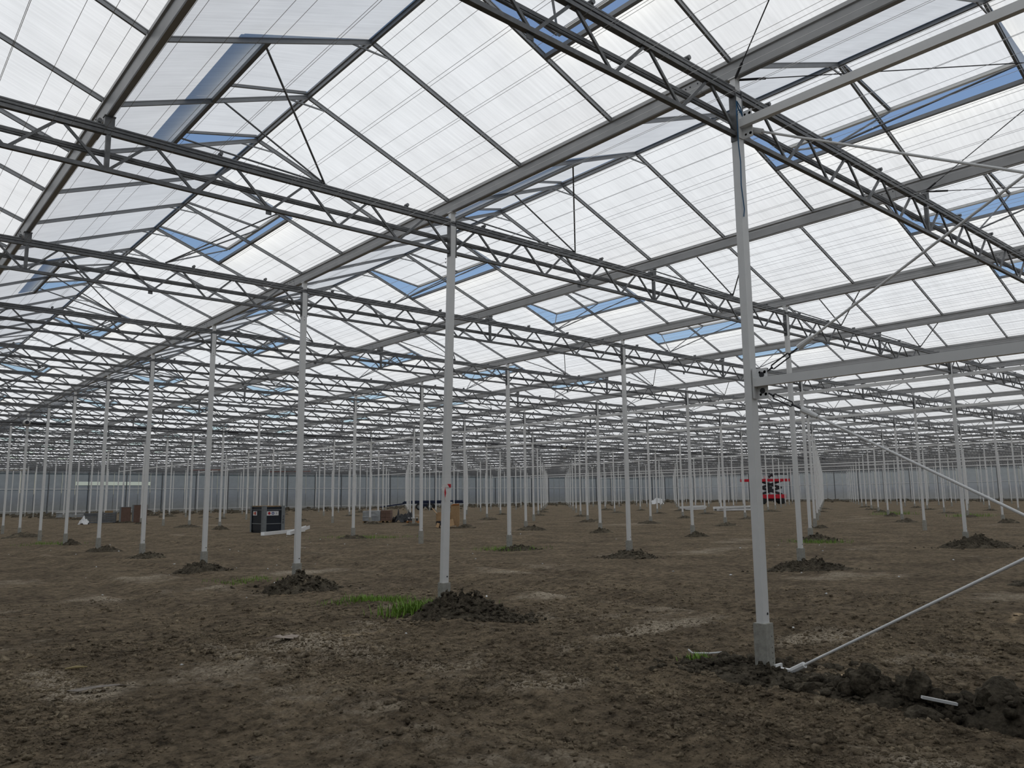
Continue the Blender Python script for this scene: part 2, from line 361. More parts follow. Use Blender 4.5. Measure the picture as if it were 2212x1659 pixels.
panes, shorts, bars, trans, ties, vents = [], [], [], [], [], []
RIDGES = [(g + 0.5) * PX for g in range(-3, 31)]
for rx in RIDGES:
    ri = round(rx / PX - 0.5)
    for s in (1, -1):
        for k in range(3 * (YJ[-1] - YJ[0])):
            y = Y0 + (k + 0.5) * BAY
            q = round((Y0 + k * BAY) / BAY)                       # bay index counted from Y=0
            base = 0 if s == 1 else 3
            short = (q - base) % 6 in (0, 5)                      # the two bays either side of the vent centre
            M = (rx + s * 1.2, y, 6.6)
            (shorts if short else panes).append((dist(M), in_view(M, 150), rx, s, y))
        for k in range(3 * (YJ[-1] - YJ[0]) + 1):
            y = Y0 + k * BAY; bars.append((dist((rx + s * 1.2, y, 6.6)), in_view((rx + s * 1.2, y, 6.6), 150), rx, s, y))
            if s == 1: ties.append((rx, y))
        for j in range(YJ[0], YJ[-1] + 1):
            if (j % 2 == 0) == (s == 1) and YJ[0] < j < YJ[-1]:
                y = j * PY; vents.append((dist((rx + s * .7, y, 6.8)), in_view((rx + s * .7, y, 6.8), 150), rx, s, y, ri, j)); trans.append((rx, s, y))
def mtx(rx, s, y, z=Z_RIDGE): return Matrix.Translation((rx, y, z)) @ (Matrix.Rotation(math.pi, 4, 'Z') if s < 0 else Matrix.Identity(4))
def near_first(lst, n):
    vis = sorted([e for e in lst if e[1]], key=lambda e: e[0]); near = vis[:n]; ids = set(map(id, near))
    return near, [e for e in lst if id(e) not in ids]
allp = [(*e, 0) for e in panes] + [(*e, 1) for e in shorts]
near, rest = near_first(allp, 290)
for d, v, rx, s, y, sh in near:
    link('pane', ME_PSHORT if sh else ME_PANE, ceiling, (rx, y, Z_RIDGE), 0 if s > 0 else math.pi)
link('pane', bulk('pane', ME_PANE, [mtx(e[2], e[3], e[4]) for e in rest if not e[5]], M_GLASS), ceiling, kind='stuff')
link('pane', bulk('pane', ME_PSHORT, [mtx(e[2], e[3], e[4]) for e in rest if e[5]], M_GLASS), ceiling, kind='stuff')
near, rest = near_first(bars, 290)
for d, v, rx, s, y in near: link('glazing_bar', ME_BAR, ceiling, (rx, y, Z_RIDGE), 0 if s > 0 else math.pi)
link('glazing_bar', bulk('glazing_bar', ME_BAR, [mtx(*e[2:5]) for e in rest], M_BAR), ceiling, kind='stuff')
link('transom_bar', bulk('transom_bar', ME_TRANS, [mtx(*e) for e in trans], M_BAR), ceiling, kind='stuff')
link('ridge_tie', bulk('ridge_tie', ME_TIE, [mtx(rx, 1, y) for rx, y in ties if rx < 60 and y < 70], M_BAR), ceiling, kind='stuff')
mb = MB(); mb.extrude([(-.016, -.055), (.016, -.055), (.018, -.012), (.036, -.006), (.036, .02), (-.036, .02), (-.036, -.006), (-.018, -.012)], Y0, Y1); ME_RIDGE = mb.mesh('ridge_bar', M_BAR)
for rx in RIDGES: link('ridge_bar', ME_RIDGE, ceiling, (rx, 0, Z_RIDGE))
# gable triangles at both ends
mb = MB()
for rx in RIDGES:
    for y in (Y0, Y1):
        mb.add([(rx - PX / 2, y, Z_EAVE - .02), (rx + PX / 2, y, Z_EAVE - .02), (rx, y, Z_RIDGE)], [(0, 1, 2)])
link('gable_pane', mb.mesh('gable_pane', M_PANEL), ceiling, kind='stuff')

# gutters
GP = [(-.030, 0), (.030, 0), (.038, .012), (.052, .15), (.074, .158), (.074, .20), (.058, .20), (.028, .03), (-.028, .03), (-.058, .20), (-.074, .20), (-.074, .158), (-.052, .15), (-.038, .012)]
mb = MB(); mb.extrude(GP, Y0, Y1); ME_GUT = mb.mesh('gutter', M_GUT)
GJ = [(-.034, -.004), (.034, -.004), (.042, .012), (.0555, .148), (.0525, .148), (.038, .012), (.030, .0), (-.030, .0), (-.038, .012), (-.0525, .148), (-.0555, .148), (-.042, .012)]
mb = MB(); mb.extrude(GJ, -.16, .16); ME_GJOINT = mb.mesh('joint_sleeve', M_GUT)
mb = MB()
for yy in (-.13, -.03, .03, .13):
    for s_ in (-1, 1): mb.tube([(s_ * .053, yy, .115), (s_ * .059, yy, .115)], .008, 6)
ME_GBOLT = mb.mesh('joint_bolts', M_BLACK)
for g in XG:
    x = g * PX
    if g == 0: lab = 'grey steel gutter running over the braced post and the taped post'
    elif g < 0: lab = f'grey steel gutter, {many(-g, "span")} before the one over the taped post'
    else: lab = f'grey steel gutter, {many(g, "span")} beyond the one over the taped post'
    t = thing('gutter', lab, 'gutter', (x, 0, Z_GUT), 0, 'gutters between the roof spans')
    link('trough', ME_GUT, t)
    if -1 <= g <= 6:
        for j in range(-1, 12):
            if in_view((x, j * PY + .6, 6), 50): link('joint_sleeve', ME_GJOINT, t, (0, j * PY + .55, 0)) ; link('joint_bolts', ME_GBOLT, t, (0, j * PY + .55, 0), kind='stuff')

# vents: hinged at the ridge, two panes wide, pushed open
def vent_parts(tilt):
    L = 1.45; ca, sa = math.cos(tilt), math.sin(tilt)
    P = lambda l, y, h=0.0: (l * ca + h * sa, y, -l * sa + h * ca)
    parts = {}
    m1 = MB(); m1.bar(P(L, -BAY + .02), P(L, BAY - .02), .055, .05); parts['lower_rail'] = m1.mesh('lower_rail', M_LALU)
    for nm, yy in (('side_rail', 0),): 
        m2 = MB(); m2.bar(P(.04, yy), P(L, yy), .035, .04); parts['side_rail'] = m2.mesh('side_rail', M_BAR)
    m3 = MB(); h = (BAY - .05) / 2; t = .005
    v = [P(.03, -h, .012), P(L - .02, -h, .012), P(L - .02, h, .012), P(.03, h, .012)] + [P(.03, -h, .007), P(L - .02, -h, .007), P(L - .02, h, .007), P(.03, h, .007)]
    m3.add(v, [(0, 1, 2, 3), (0, 4, 5, 1), (1, 5, 6, 2), (2, 6, 7, 3), (3, 7, 4, 0)]); parts['pane'] = m3.mesh('pane', M_GLASS)
    parts['rods'] = []
    for yy in (-BAY + .06, 0, BAY - .06):
        m4 = MB(); m4.tube([(-.27, 0, 5.85 - Z_RIDGE), P(L - .03, yy, -.02)], .0135, 6); parts['rods'].append(m4.mesh('push_rod', M_GALV))
    return parts
VP = {1: vent_parts(math.radians(7.7)), -1: vent_parts(math.radians(13.5))}
near, rest = near_first(vents, 150)
for d, v, rx, s, y, ri, j in near:
    side = 'sunny' if s > 0 else 'shaded'
    if d < 90:
        lab = f'open roof vent on the {side} slope, ridge {word(ri + 2)}, over truss line {word(j + 1)}'
    else:
        lab = f'distant open roof vent in the {side} slope of a far ridge'
    t = thing('roof_vent', lab, 'roof vent', (rx, y, Z_RIDGE + .03), 0 if s > 0 else math.pi, 'open vents on the sunny slopes' if s > 0 else 'open vents on the shaded slopes')
    p = VP[s]
    link('lower_rail', p['lower_rail'], t)
    for yy in (-BAY + .02, 0, BAY - .02): link('side_rail', p['side_rail'], t, (0, yy, 0))
    for yy in (-BAY / 2, BAY / 2): link('pane', p['pane'], t, (0, yy, 0))
    for m in p['rods']: link('push_rod', m, t, (0, 0, -.03))
for s in (1, -1):
    p = VP[s]; rs = [e for e in rest if e[3] == s]
    o = link('roof_vent', bulk('roof_vent', p['lower_rail'], [mtx(e[2], s, e[4], Z_RIDGE + .03) for e in rs], M_LALU), kind='stuff', label='far open roof vents in the receding ' + ('sunny' if s > 0 else 'shaded') + ' slopes', category='roof vents')
    MM = [mtx(e[2], s, e[4], Z_RIDGE + .03) for e in rs]
    link('side_rail', bulk('side_rail', p['side_rail'], [m @ Matrix.Translation((0, yy, 0)) for m in MM for yy in (-BAY + .02, 0, BAY - .02)], M_BAR), o, kind='stuff')
    link('pane', bulk('pane', p['pane'], [m @ Matrix.Translation((0, yy, 0)) for m in MM for yy in (-BAY / 2, BAY / 2)], M_GLASS), o, kind='stuff')
    link('push_rod', bulk('push_rod', p['rods'][1], MM, M_GALV), o, kind='stuff')

# ------------------------------------------------------------------ posts
AX, AY, CF = 0.105, 0.075, 0.132             # steel section, concrete section
ZT0, ZT1 = 5.725, 5.806                      # truss top chord
mb = MB(); mb.box((0, 0, (GZ + ZT0) / 2), (AX, AY, ZT0 - GZ)); ME_POST = mb.mesh('steel_tube', M_WHITE)
mb = MB(); mb.box((0, 0, (GZ - .35) / 2), (CF, CF, GZ + .35)); ME_FOOT = mb.mesh('concrete_foot', M_CONC)
mb = MB(); mb.box((0, 0, (ZT1 + Z_GUT - .012) / 2), (.085, .062, Z_GUT - .012 - ZT1)); mb.box((0, 0, Z_GUT - .006), (.11, .09, .012)); ME_NECK = mb.mesh('head_bracket', M_WHITE)
mb = MB()
for s in (-1, 1): mb.box((s * (AX / 2 + .004), 0, 5.52), (.008, .085, .56))
ME_CLEAT = mb.mesh('cleat_plate', M_GALV)
mb = MB()
for z in (5.17, 5.23): mb.tube([(-.012 + .012, -AY / 2 - .002, z), (0, -AY / 2 + .01, z)], .008, 8)
mb.tube([(.025, -AY / 2 - .003, GZ + .085), (.025, -AY / 2 + .01, GZ + .085)], .012, 8); ME_BOLT = mb.mesh('bolt_heads', M_BLACK)
mb = MB()
for k, z in enumerate((.30, .20, .15, .10, .06)): mb.tube([(.03, -CF / 2 - .001, z), (.03, -CF / 2 + .01, z)], .006, 6)
ME_HOLES = mb.mesh('drill_holes', M_BLACK)
BASE_OFF = {(0, 1): (-.05, .125), (0, 0): (.0, .02)}       # feet set a little out of line
posts = []
for i in range(-1, 16):
    for j in range(-1, 24):
        p = (i * 2 * PX, j * PY)
        vis = in_view((*p, 1.0), 200) or in_view((*p, 4.5), 200)
        if vis or (i in (0, 1) and j in (-1, 0)): posts.append((dist((*p, 2)), True, i, j, p[0], p[1]))
posts.sort(); nearp, restp = posts[:295], posts[295:]
def back_word(j): return 'level with the braced post' if j == 0 else f'{many(j, "bay")} back'
for d, v, i, j, x, y in nearp:
    grp = 'white steel posts of the greenhouse'
    if (i, j) == (0, 0): lab = 'white steel post with bolted brace plates and blue cord, foot in dark soil'
    elif (i, j) == (0, 1): lab = 'white steel post wrapped with torn red and white tape beside a soil mound'
    elif j < 0: lab = f'white steel post out of frame behind the braced post, row {word(i + 1)}'
    elif i < 0: lab = f'white steel post one row before the taped post, {back_word(j)}'
    elif i == 0: lab = f'white steel post in the row of the taped post, {back_word(j)}'
    elif d < 105: lab = f'white steel post, {many(i, "row")} beyond the taped post row, {back_word(j)}'
    else: lab, grp = 'thin distant white steel post among the crowd before the translucent end walls', 'far white posts'
    t = thing('steel_post', lab, 'post', (x, y, 0), 0, grp)
    a = link('steel_tube', ME_POST, t); b = link('concrete_foot', ME_FOOT, t); c = link('head_bracket', ME_NECK, t)
    if d < 60: link('cleat_plate', ME_CLEAT, t)
    if d < 30: link('bolt_heads', ME_BOLT, a); link('drill_holes', ME_HOLES, b)
    if (i, j) in BASE_OFF:
        ox, oy = BASE_OFF[(i, j)]
        SH = Matrix(((1, 0, -ox / (ZT0 - GZ), ox + ox * GZ / (ZT0 - GZ)), (0, 1, -oy / (ZT0 - GZ), oy + oy * GZ / (ZT0 - GZ)), (0, 0, 1, 0), (0, 0, 0, 1)))
        a.data = a.data.copy(); a.data.transform(SH)
        for ch in a.children: ch.location = (ox, oy, 0)
        b.location = (ox, oy, 0)
if restp:
    MM = [Matrix.Translation((e[4], e[5], 0)) for e in restp]
    o = link('steel_post', bulk('steel_post', ME_POST, MM, M_WHITE), kind='stuff', label='farthest white steel posts crowding before the corner of the house', category='posts')
    link('concrete_foot', bulk('concrete_foot', ME_FOOT, MM, M_CONC), o, kind='stuff')

# ------------------------------------------------------------------ trusses, one for every pair of posts
SP = 2 * PX
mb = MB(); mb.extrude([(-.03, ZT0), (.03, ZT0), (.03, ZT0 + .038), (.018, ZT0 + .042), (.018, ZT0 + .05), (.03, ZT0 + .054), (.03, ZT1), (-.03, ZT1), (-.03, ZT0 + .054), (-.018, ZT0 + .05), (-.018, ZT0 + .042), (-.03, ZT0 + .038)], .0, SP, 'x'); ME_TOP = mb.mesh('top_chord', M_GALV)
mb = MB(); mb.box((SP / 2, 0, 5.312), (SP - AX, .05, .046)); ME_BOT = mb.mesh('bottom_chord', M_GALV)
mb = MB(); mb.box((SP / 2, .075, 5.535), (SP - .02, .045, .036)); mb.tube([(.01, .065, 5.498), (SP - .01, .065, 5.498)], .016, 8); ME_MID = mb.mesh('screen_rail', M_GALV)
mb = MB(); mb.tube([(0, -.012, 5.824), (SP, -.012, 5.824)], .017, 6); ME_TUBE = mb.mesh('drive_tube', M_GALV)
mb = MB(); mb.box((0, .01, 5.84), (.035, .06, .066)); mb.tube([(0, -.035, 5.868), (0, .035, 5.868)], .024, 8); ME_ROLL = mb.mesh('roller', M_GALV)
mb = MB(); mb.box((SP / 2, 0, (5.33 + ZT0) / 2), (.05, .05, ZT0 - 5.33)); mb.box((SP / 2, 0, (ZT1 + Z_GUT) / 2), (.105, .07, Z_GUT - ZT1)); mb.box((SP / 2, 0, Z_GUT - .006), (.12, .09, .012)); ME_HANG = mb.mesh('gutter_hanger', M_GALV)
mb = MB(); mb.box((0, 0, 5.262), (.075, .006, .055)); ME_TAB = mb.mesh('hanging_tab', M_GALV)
DIAG = []
for k in range(10):
    for a, b in ((.96 * k + .03, .96 * k + .44), (.96 * (k + 1) - .03, .96 * k + .52)):
        q = MB(); q.bar((a, 0, 5.33), (b, 0, ZT0 + .005), .03, .022, 0, (0, 1, 0)); DIAG.append(q)
ME_DIAG = [q.mesh('web_bar', M_GALV) for q in DIAG]
wb = MB()
for q in DIAG: wb.add(q.v, q.f)
ME_WEB = wb.mesh('web_bars', M_GALV)
rb = MB()
for k in range(7): 
    xx = .42 + 1.36 * k + .2
    rb.box((xx, 0, 5.845), (.04, .06, .09))
ME_ROLLS = rb.mesh('rollers', M_GALV)
trs = []
for i in range(-1, 15):
    for j in range(-1, 24):
        vis = any(in_view((i * SP + q, j * PY, 5.6), 120) for q in np.linspace(0, SP, 7))
        trs.append((dist((i * SP + SP / 2, j * PY, 5.6)), vis or (j == -1 and 0 <= i < 2), i, j))
near, rest = near_first(trs, 280)
rest = [e for e in rest if e[1]]
for n_, (d, v, i, j) in enumerate(near):
    grp = 'lattice roof trusses'
    if j < 0: lab = f'galvanised lattice truss out of frame behind the braced post, span {word(i + 2)}'
    elif d < 105: lab = f'lattice truss {back_word(j)}, ' + ('span ending at the taped post row' if i < 0 else 'span starting at the taped post row' if i == 0 else f'{many(i, "row")} past the taped post')
    else: lab, grp = 'small distant lattice truss under the receding roof', 'far lattice trusses'
    t = thing('roof_truss', lab, 'truss', (i * SP, j * PY, 0), 0, grp)
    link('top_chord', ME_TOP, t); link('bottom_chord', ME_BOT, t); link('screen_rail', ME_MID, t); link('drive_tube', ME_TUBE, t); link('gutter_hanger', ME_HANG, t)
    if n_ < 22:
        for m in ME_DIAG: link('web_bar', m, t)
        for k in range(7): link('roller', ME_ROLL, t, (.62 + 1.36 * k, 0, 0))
        for xx in (2.75, 6.7): link('hanging_tab', ME_TAB, t, (xx, 0, 0))
    else:
        link('web_bars', ME_WEB, t); link('rollers', ME_ROLLS, t, kind='stuff')
MM = [Matrix.Translation((e[2] * SP, e[3] * PY, 0)) for e in rest]
o = link('roof_truss', bulk('roof_truss', ME_TOP, MM, M_GALV), kind='stuff', label='farthest lattice trusses under the roof by the end walls', category='trusses')
for nm, m in (('bottom_chord', ME_BOT), ('screen_rail', ME_MID), ('web_bars', ME_WEB)): link(nm, bulk(nm, m, MM, M_GALV), o, kind='stuff')

# ------------------------------------------------------------------ screen wires
mb = MB(); mb.tube([(0, Y0 + .1, 0), (0, Y1 - .1, 0)], .0024, 3); ME_WIRE = mb.mesh('screen_wire', M_WIRE)
for k in range(168):
    x = -9.5 + .36 * k + rnd.uniform(-.03, .03)
    thing('screen_wire', 'thin tight wire under the truss top chords, running with the gutters', 'wire', (x, 0, ZT0 - .012), 0, 'upper screen wires', ME_WIRE)
for k in range(110):
    x = -9.3 + .55 * k + rnd.uniform(-.08, .08)
    thing('screen_wire', 'thin tight wire laid over the middle rails of the trusses', 'wire', (x, 0, 5.56), 0, 'lower screen wires', ME_WIRE)

# ------------------------------------------------------------------ wind brace between the braced post and the one behind it
ZB1, ZB2 = 5.43, 2.72
def beam(name, z, lab, cat='beam'):
    t = thing(name, lab, cat, (0, 0, z))
    q = MB(); q.box((0, -PY / 2, 0), (.06, PY - AY - .01, .085)); link('box_section', q.mesh('box_section', M_WHITE), t)
    for s in (0, 1):
        q = MB(); yy = -AY / 2 - .06 if s == 0 else -PY + AY / 2 + .06
        q.box((.034, yy, -.01), (.008, .12, .30)); q.box((0, yy + (.056 if s == 0 else -.056), -.01), (.08, .008, .30))
        e = link('end_plate', q.mesh('end_plate', M_WHITE), t)
        q = MB()
        for zz in (.10, -.12): q.tube([(.03, yy + .02, zz), (.045, yy + .02, zz)], .013, 8); q.tube([(.03, yy - .035, zz), (.05, yy - .035, zz)], .016, 8)
        link('bolt', q.mesh('bolt', M_BLACK), e)
    return t
beam('brace_beam', ZB1, 'upper white box beam bolted high on the braced post under the roof')
beam('brace_beam', ZB2, 'lower white box beam bolted at half height on the braced post')
def rod(lab, p, q, turn):
    p, q = Vector(p), Vector(q); t = thing('brace_rod', lab, 'brace rod', p)
    d = (q - p); L = d.length; u = d / L
    m = MB(); s0 = .62 if turn else .05
    m.tube([u * s0, d], .0125, 8); link('rod', m.mesh('rod', M_WHITE), t)
    if turn:
        m = MB(); m.tube([u * .02, u * .13], .009, 6); m.tube([u * .33, u * .44], .009, 6)
        n = Vector((1, 0, 0)).cross(u).normalized() * .022
        m.tube([u * .11, u * .13 + n, u * .33 + n, u * .35], .007, 6); m.tube([u * .11, u * .13 - n, u * .33 - n, u * .35], .007, 6)
        m.tube([Vector((-.02, 0, 0)), Vector((.02, 0, 0))], .028, 10)
        link('turnbuckle', m.mesh('turnbuckle', M_BLACK), t)
        m = MB(); m.tube([u * .45, u * .50, u * .62], [.03, .03, .022], 10); link('rod_end', m.mesh('rod_end', M_WHITE), t)
    else:
        m = MB(); m.tube([Vector((0, 0, 0)), u * .16], .03, 8); link('rod_end', m.mesh('rod_end', M_WHITE), t)
XR = .045
rod('white brace rod rising from the lower beam end towards the roof, black turnbuckle', (XR, -.10, ZB2 + .075), (XR, -4.88, ZB1 - .06), True)
rod('white brace rod falling from the upper beam end past the lattice truss', (XR + .03, -.10, ZB1 - .06), (XR + .03, -4.88, ZB2 + .10), False)
rod('white brace rod falling from the lower beam end to the ground, black turnbuckle', (XR, -.10, ZB2 - .085), (XR, -4.88, -.02), True)
rod('white brace rod rising from the concrete foot of the braced post over bare soil', (XR + .03, -.20, .0), (XR + .03, -4.88, ZB2 - .08), False)
m = MB(); m.box((XR, -.13, .0), (.05, .16, .05)); m.box((XR + .02, -.075, -.01), (.12, .02, .12)); 
link('foot_bracket', m.mesh('foot_bracket', M_WHITE), bpy.data.objects['steel_post'] if False else [o for o in bpy.data.objects if o.get('label', '').startswith('white steel post with bolted')][0])
# crossing brace cables under the gutters of the braced bay
for g in range(-1, 7):
    for a_, b_, nm in ((g, g + 1, 'outgoing'), (g + 1, g, 'returning')):
        lab = f'dark {nm} brace cable under the braced bay roof, ' + ('before the taped post row' if g < 0 else f'span {word(g + 1)} past the taped post')
        t = thing('brace_cable', lab, 'cable', (a_ * PX, 0, Z_GUT - .01))
        d_ = Vector(((b_ - a_) * PX, -PY, 0)); u_ = d_.normalized()
        q = MB(); q.tube([u_ * .06, d_ - u_ * .06], .006, 6); link('cable', q.mesh('cable', M_BLACK), t)
        q = MB(); q.tube([u_ * .05, u_ * .32], .014, 6); link('tensioner', q.mesh('tensioner', M_BLACK), t)
# long white beams along some rows
for i, ya, yb in ((2, -5, 100), (3, 0, 100), (6, 10, 105), (9, 10, 110), (10, 20, 110), (12, 20, 110)):
    q = MB(); q.box((AX / 2 + .035, (ya + yb) / 2, 0), (.06, yb - ya, .11))
    thing('row_beam', f'long white beam fixed along the posts, {many(i, "row")} beyond the taped post', 'beam', (i * SP, 0, 5.2), 0, None, q.mesh('row_beam', M_WHITE))
# blue cord on the braced post
q = MB(); q.tube([(-.06, -.05, 5.66), (.0, -.055, 5.60), (.03, -.05, 5.52), (-.02, -.052, 5.58), (-.062, -.045, 5.55), (-.065, -.045, 5.2), (-.05, -.05, 5.0), (-.055, -.045, 4.75), (-.03, -.05, 4.5), (-.04, -.045, 4.42)], .006, 5)
q.tube([(-.06, -.04, 5.67), (-.01, -.045, 5.56), (-.063, -.04, 5.5), (-.06, -.045, 5.66)], .006, 5)
thing('blue_cord', 'blue cord tied round the top of the braced post and hanging down', 'cord', (0, 0, 0), 0, None, q.mesh('blue_cord', M_BLUECORD))

# screen drive shaft with motors
q = MB(); q.tube([(-8, 39.6, 5.42), (75, 39.6, 5.42)], .035, 8)
t = thing('drive_shaft', 'black screen drive shaft slung across the rows under the trusses', 'shaft', (0, 0, 0)); link('shaft', q.mesh('shaft', M_BLACK), t)
q = MB()
for k in range(18): q.tube([(-6 + 4.8 * k + 1.3, 39.6, 5.42), (-6 + 4.8 * k + 1.9, 39.6, 5.42)], .055, 8)
link('coupling', q.mesh('coupling', M_BLACK), t, kind='stuff')
for x, lb in ((-.15, 'grey gear motor on the drive shaft beside the row of the taped post'), (36.2, 'grey gear motor on the drive shaft far across the house')):
    t = thing('drive_motor', lb, 'motor', (x, 39.5, 5.42))
    q = MB(); q.tube([(0, -.28, 0), (0, -.22, 0), (0, .12, 0), (0, .16, 0)], [.10, .15, .15, .1], 14); link('motor_body', q.mesh('motor_body', M_LALU), t)
    q = MB(); q.box((0, .1, 0), (.34, .24, .3)); link('gearbox', q.mesh('gearbox', M_GALV), t)
    q = MB(); q.tube([(0, -.30, 0), (0, -.285, 0)], .09, 12); link('fan_cover', q.mesh('fan_cover', M_BLACK), t)

# ------------------------------------------------------------------ walls
def wall(name, length, place, rot, n, pitch, cols, clear=None):
    """sheet wall in its own x-z plane; place / rot put it in the house"""
    w_ = struct(name, None); w_.location = place; w_.rotation_euler = (0, 0, rot)
    q = MB(); q.box((length / 2, 0, .1), (length, .18, .56)); link('plinth', q.mesh('plinth', M_PLINTH), w_)
    q = MB(); q.box((length / 2, -.03, .405), (length, .09, .05)); link('base_rail', q.mesh('base_rail', M_WHITE), w_)
    q = MB(); q.box((length / 2, -.06, 3.27), (length, .08, .09)); link('middle_rail', q.mesh('middle_rail', M_WHITE), w_)
    q = MB(); q.box((length / 2, -.03, 6.08), (length, .10, .14)); link('top_rail', q.mesh('top_rail', M_GALV), w_)
    for k, (z0, z1) in enumerate(((.43, 3.225), (3.315, 6.01))):
        mp = MB(); h = pitch / 2 - .03
        mp.add([(-h, 0, z0), (h, 0, z0), (h, 0, z1), (-h, 0, z1), (-h, .03, z0), (h, .03, z0), (h, .03, z1), (-h, .03, z1)], [(0, 1, 2, 3), (0, 4, 5, 1), (1, 5, 6, 2), (2, 6, 7, 3), (3, 7, 4, 0)])
        me = mp.mesh('pane', M_PANEL)
        for a in range(n):
            x = (a + .5) * pitch
            if clear and k == 1 and clear[0] < x < clear[1]:
                za, zb = clear[2], clear[3]
                for (u0, u1, mm) in ((z0, za, M_PANEL), (zb, z1, M_PANEL), (za, zb, M_CLEAR)):
                    c_ = MB(); c_.add([(-h, 0, u0), (h, 0, u0), (h, 0, u1), (-h, 0, u1), (-h, .03, u0), (h, .03, u0), (h, .03, u1), (-h, .03, u1)], [(0, 1, 2, 3), (0, 4, 5, 1), (1, 5, 6, 2), (2, 6, 7, 3), (3, 7, 4, 0)])
                    link('pane', c_.mesh('pane', mm), w_, (x, 0, 0))
            else: link('pane', me, w_, (x, 0, 0))
    q = MB(); q.box((0, -.01, 3.2), (.03, .05, 5.6)); me = q.mesh('mullion', M_LALU)
    for a in range(n + 1): link('mullion', me, w_, (a * pitch, 0, 0))
    q = MB(); q.box((0, -.10, 3.05), (.11, .14, 6.1)); me = q.mesh('wall_column', M_GALV)
    for a in range(cols + 1): link('wall_column', me, w_, (a * length / cols, 0, 0))
    return w_
LX, LY = X1 - X0, Y1 - Y0
wall('wall_far', LX, (X0, Y1, 0), 0, 102, LX / 102, 34, (17.6 - X0, 27 - X0, 3.78, 4.28))
wall('wall_right', LY, (X1, Y1, 0), -math.pi / 2, 78, LY / 78, 26)
for nm, p, r, L in (('wall_near', (X1, Y0, 0), math.pi, LX), ('wall_left', (X0, Y0, 0), math.pi / 2, LY)):
    w_ = struct(nm, None); w_.location = p; w_.rotation_euler = (0, 0, r)
    q = MB(); q.box((L / 2, 0, .1), (L, .18, .56)); link('plinth', q.mesh('plinth', M_PLINTH), w_)
    q = MB(); q.add([(0, 0, .38), (L, 0, .38), (L, 0, 6.1), (0, 0, 6.1), (0, .03, .38), (L, .03, .38), (L, .03, 6.1), (0, .03, 6.1)], [(0, 1, 2, 3), (0, 4, 5, 1), (1, 5, 6, 2), (2, 6, 7, 3), (3, 7, 4, 0)])
    link('wall_sheet', q.mesh('wall_sheet', M_PANEL), w_)
# hedge added outside the two far walls to darken their sheets
def shade_hedge(name, a, b, lab):
    n = 160; P = MB(); rows = [(-1.1, -.2), (-1.2, 1.4), (-.9, 2.5), (0, 2.9), (.9, 2.5), (1.2, 1.4), (1.1, -.2)]
    A, B = Vector(a), Vector(b); t = (B - A) / n; nrm = Vector((-t.y, t.x, 0)).normalized()
    v = []
    for k in range(n + 1):
        for (o_, z) in rows: v.append(A + t * k + nrm * (o_ + rnd.uniform(-.25, .25)) + Vector((0, 0, z + (rnd.uniform(-.35, .3) if z > 0 else 0))))
    f = [(k * 7 + r, (k + 1) * 7 + r, (k + 1) * 7 + r + 1, k * 7 + r + 1) for k in range(n) for r in range(6)]
    P.add(v, f); link(name, P.mesh(name, M_SHADE_HEDGE), kind='stuff', label=lab, category='shade_hedge')
shade_hedge('shade_hedge', (X0, Y1 + 4, -.2), (X1 + 2, Y1 + 4, -.2), 'added dark hedgerow shading the far end wall from outside')
shade_hedge('shade_hedge', (X1 + 4, Y1 + 1, -.2), (X1 + 4, Y0, -.2), 'added dark hedgerow shading the long side wall from outside')
#PART2
# ------------------------------------------------------------------ dug soil heaps at the post feet
def heap(name, label, cx, cy, rx, ry, h, rz, seed, n=44, nclod=260, cr=(.015, .05), group='heaps of dug soil at the post feet', lump=0.75):
    u = np.linspace(-1.25, 1.25, n); a, b = np.meshgrid(u, u, indexing='xy'); ca, sa = math.cos(rz), math.sin(rz)
    lx, ly = a * rx, b * ry; X = cx + lx * ca - ly * sa; Y = cy + lx * sa + ly * ca
    wob = 0.25 * fbm(X, Y, 2.2 / max(rx, ry), 2, seed)
    r = np.sqrt(a * a + b * b) + wob
    prof = np.clip(1 - r, 0, 1) ** 0.75
    k = 1.0 / max(0.25, min(rx, ry))
    rough = np.abs(fbm(X, Y, 4.2 * k, 3, seed + 5)) * 0.9 + np.abs(fbm(X, Y, 11 * k, 2, seed + 9)) * 0.4
    Z = ground_h(X, Y) + h * prof * (0.55 + lump * rough * 1.6) - 0.03 * (r > 1) - 0.02
    i = np.arange(n * n).reshape(n, n); Q = np.stack([i[:-1, :-1], i[:-1, 1:], i[1:, 1:], i[1:, :-1]], -1).reshape(-1, 4)
    t = thing(name, label, 'soil heap', (0, 0, 0), 0, group)
    me = fast_mesh('heap_body', np.stack([X, Y, Z], -1).reshape(-1, 3), Q, M_MOUND); link('heap_body', me, t)
    if nclod:
        q = rng.normal(0, 0.52, (nclod, 2)); ia = np.clip(((q[:, 0] + 1.25) / 2.5 * (n - 1)).astype(int), 0, n - 1); ib = np.clip(((q[:, 1] + 1.25) / 2.5 * (n - 1)).astype(int), 0, n - 1)
        px, py = cx + q[:, 0] * rx * ca - q[:, 1] * ry * sa, cy + q[:, 0] * rx * sa + q[:, 1] * ry * ca
        pz = np.maximum(Z[ib, ia], ground_h(px, py)); rr = np.clip(np.exp(rng.normal(math.log(cr[0] * 1.3), .5, nclod)), cr[0] * .6, cr[1])
        V, F = clods(px, py, pz, rr, 0.3); link('clods', fast_mesh('clods', V, F, M_MOUND), t, kind='stuff')
    return t
RZ = -0.711
heap('soil_mound', 'crumbly heap of dark soil at the foot of the taped post', -0.05, 4.72, .68, .48, .34, RZ, 101, 72, 700)
heap('soil_mound', 'low trail of clods running off the heap at the taped post', .12, 3.92, .42, .2, .10, RZ, 102, 30, 220)
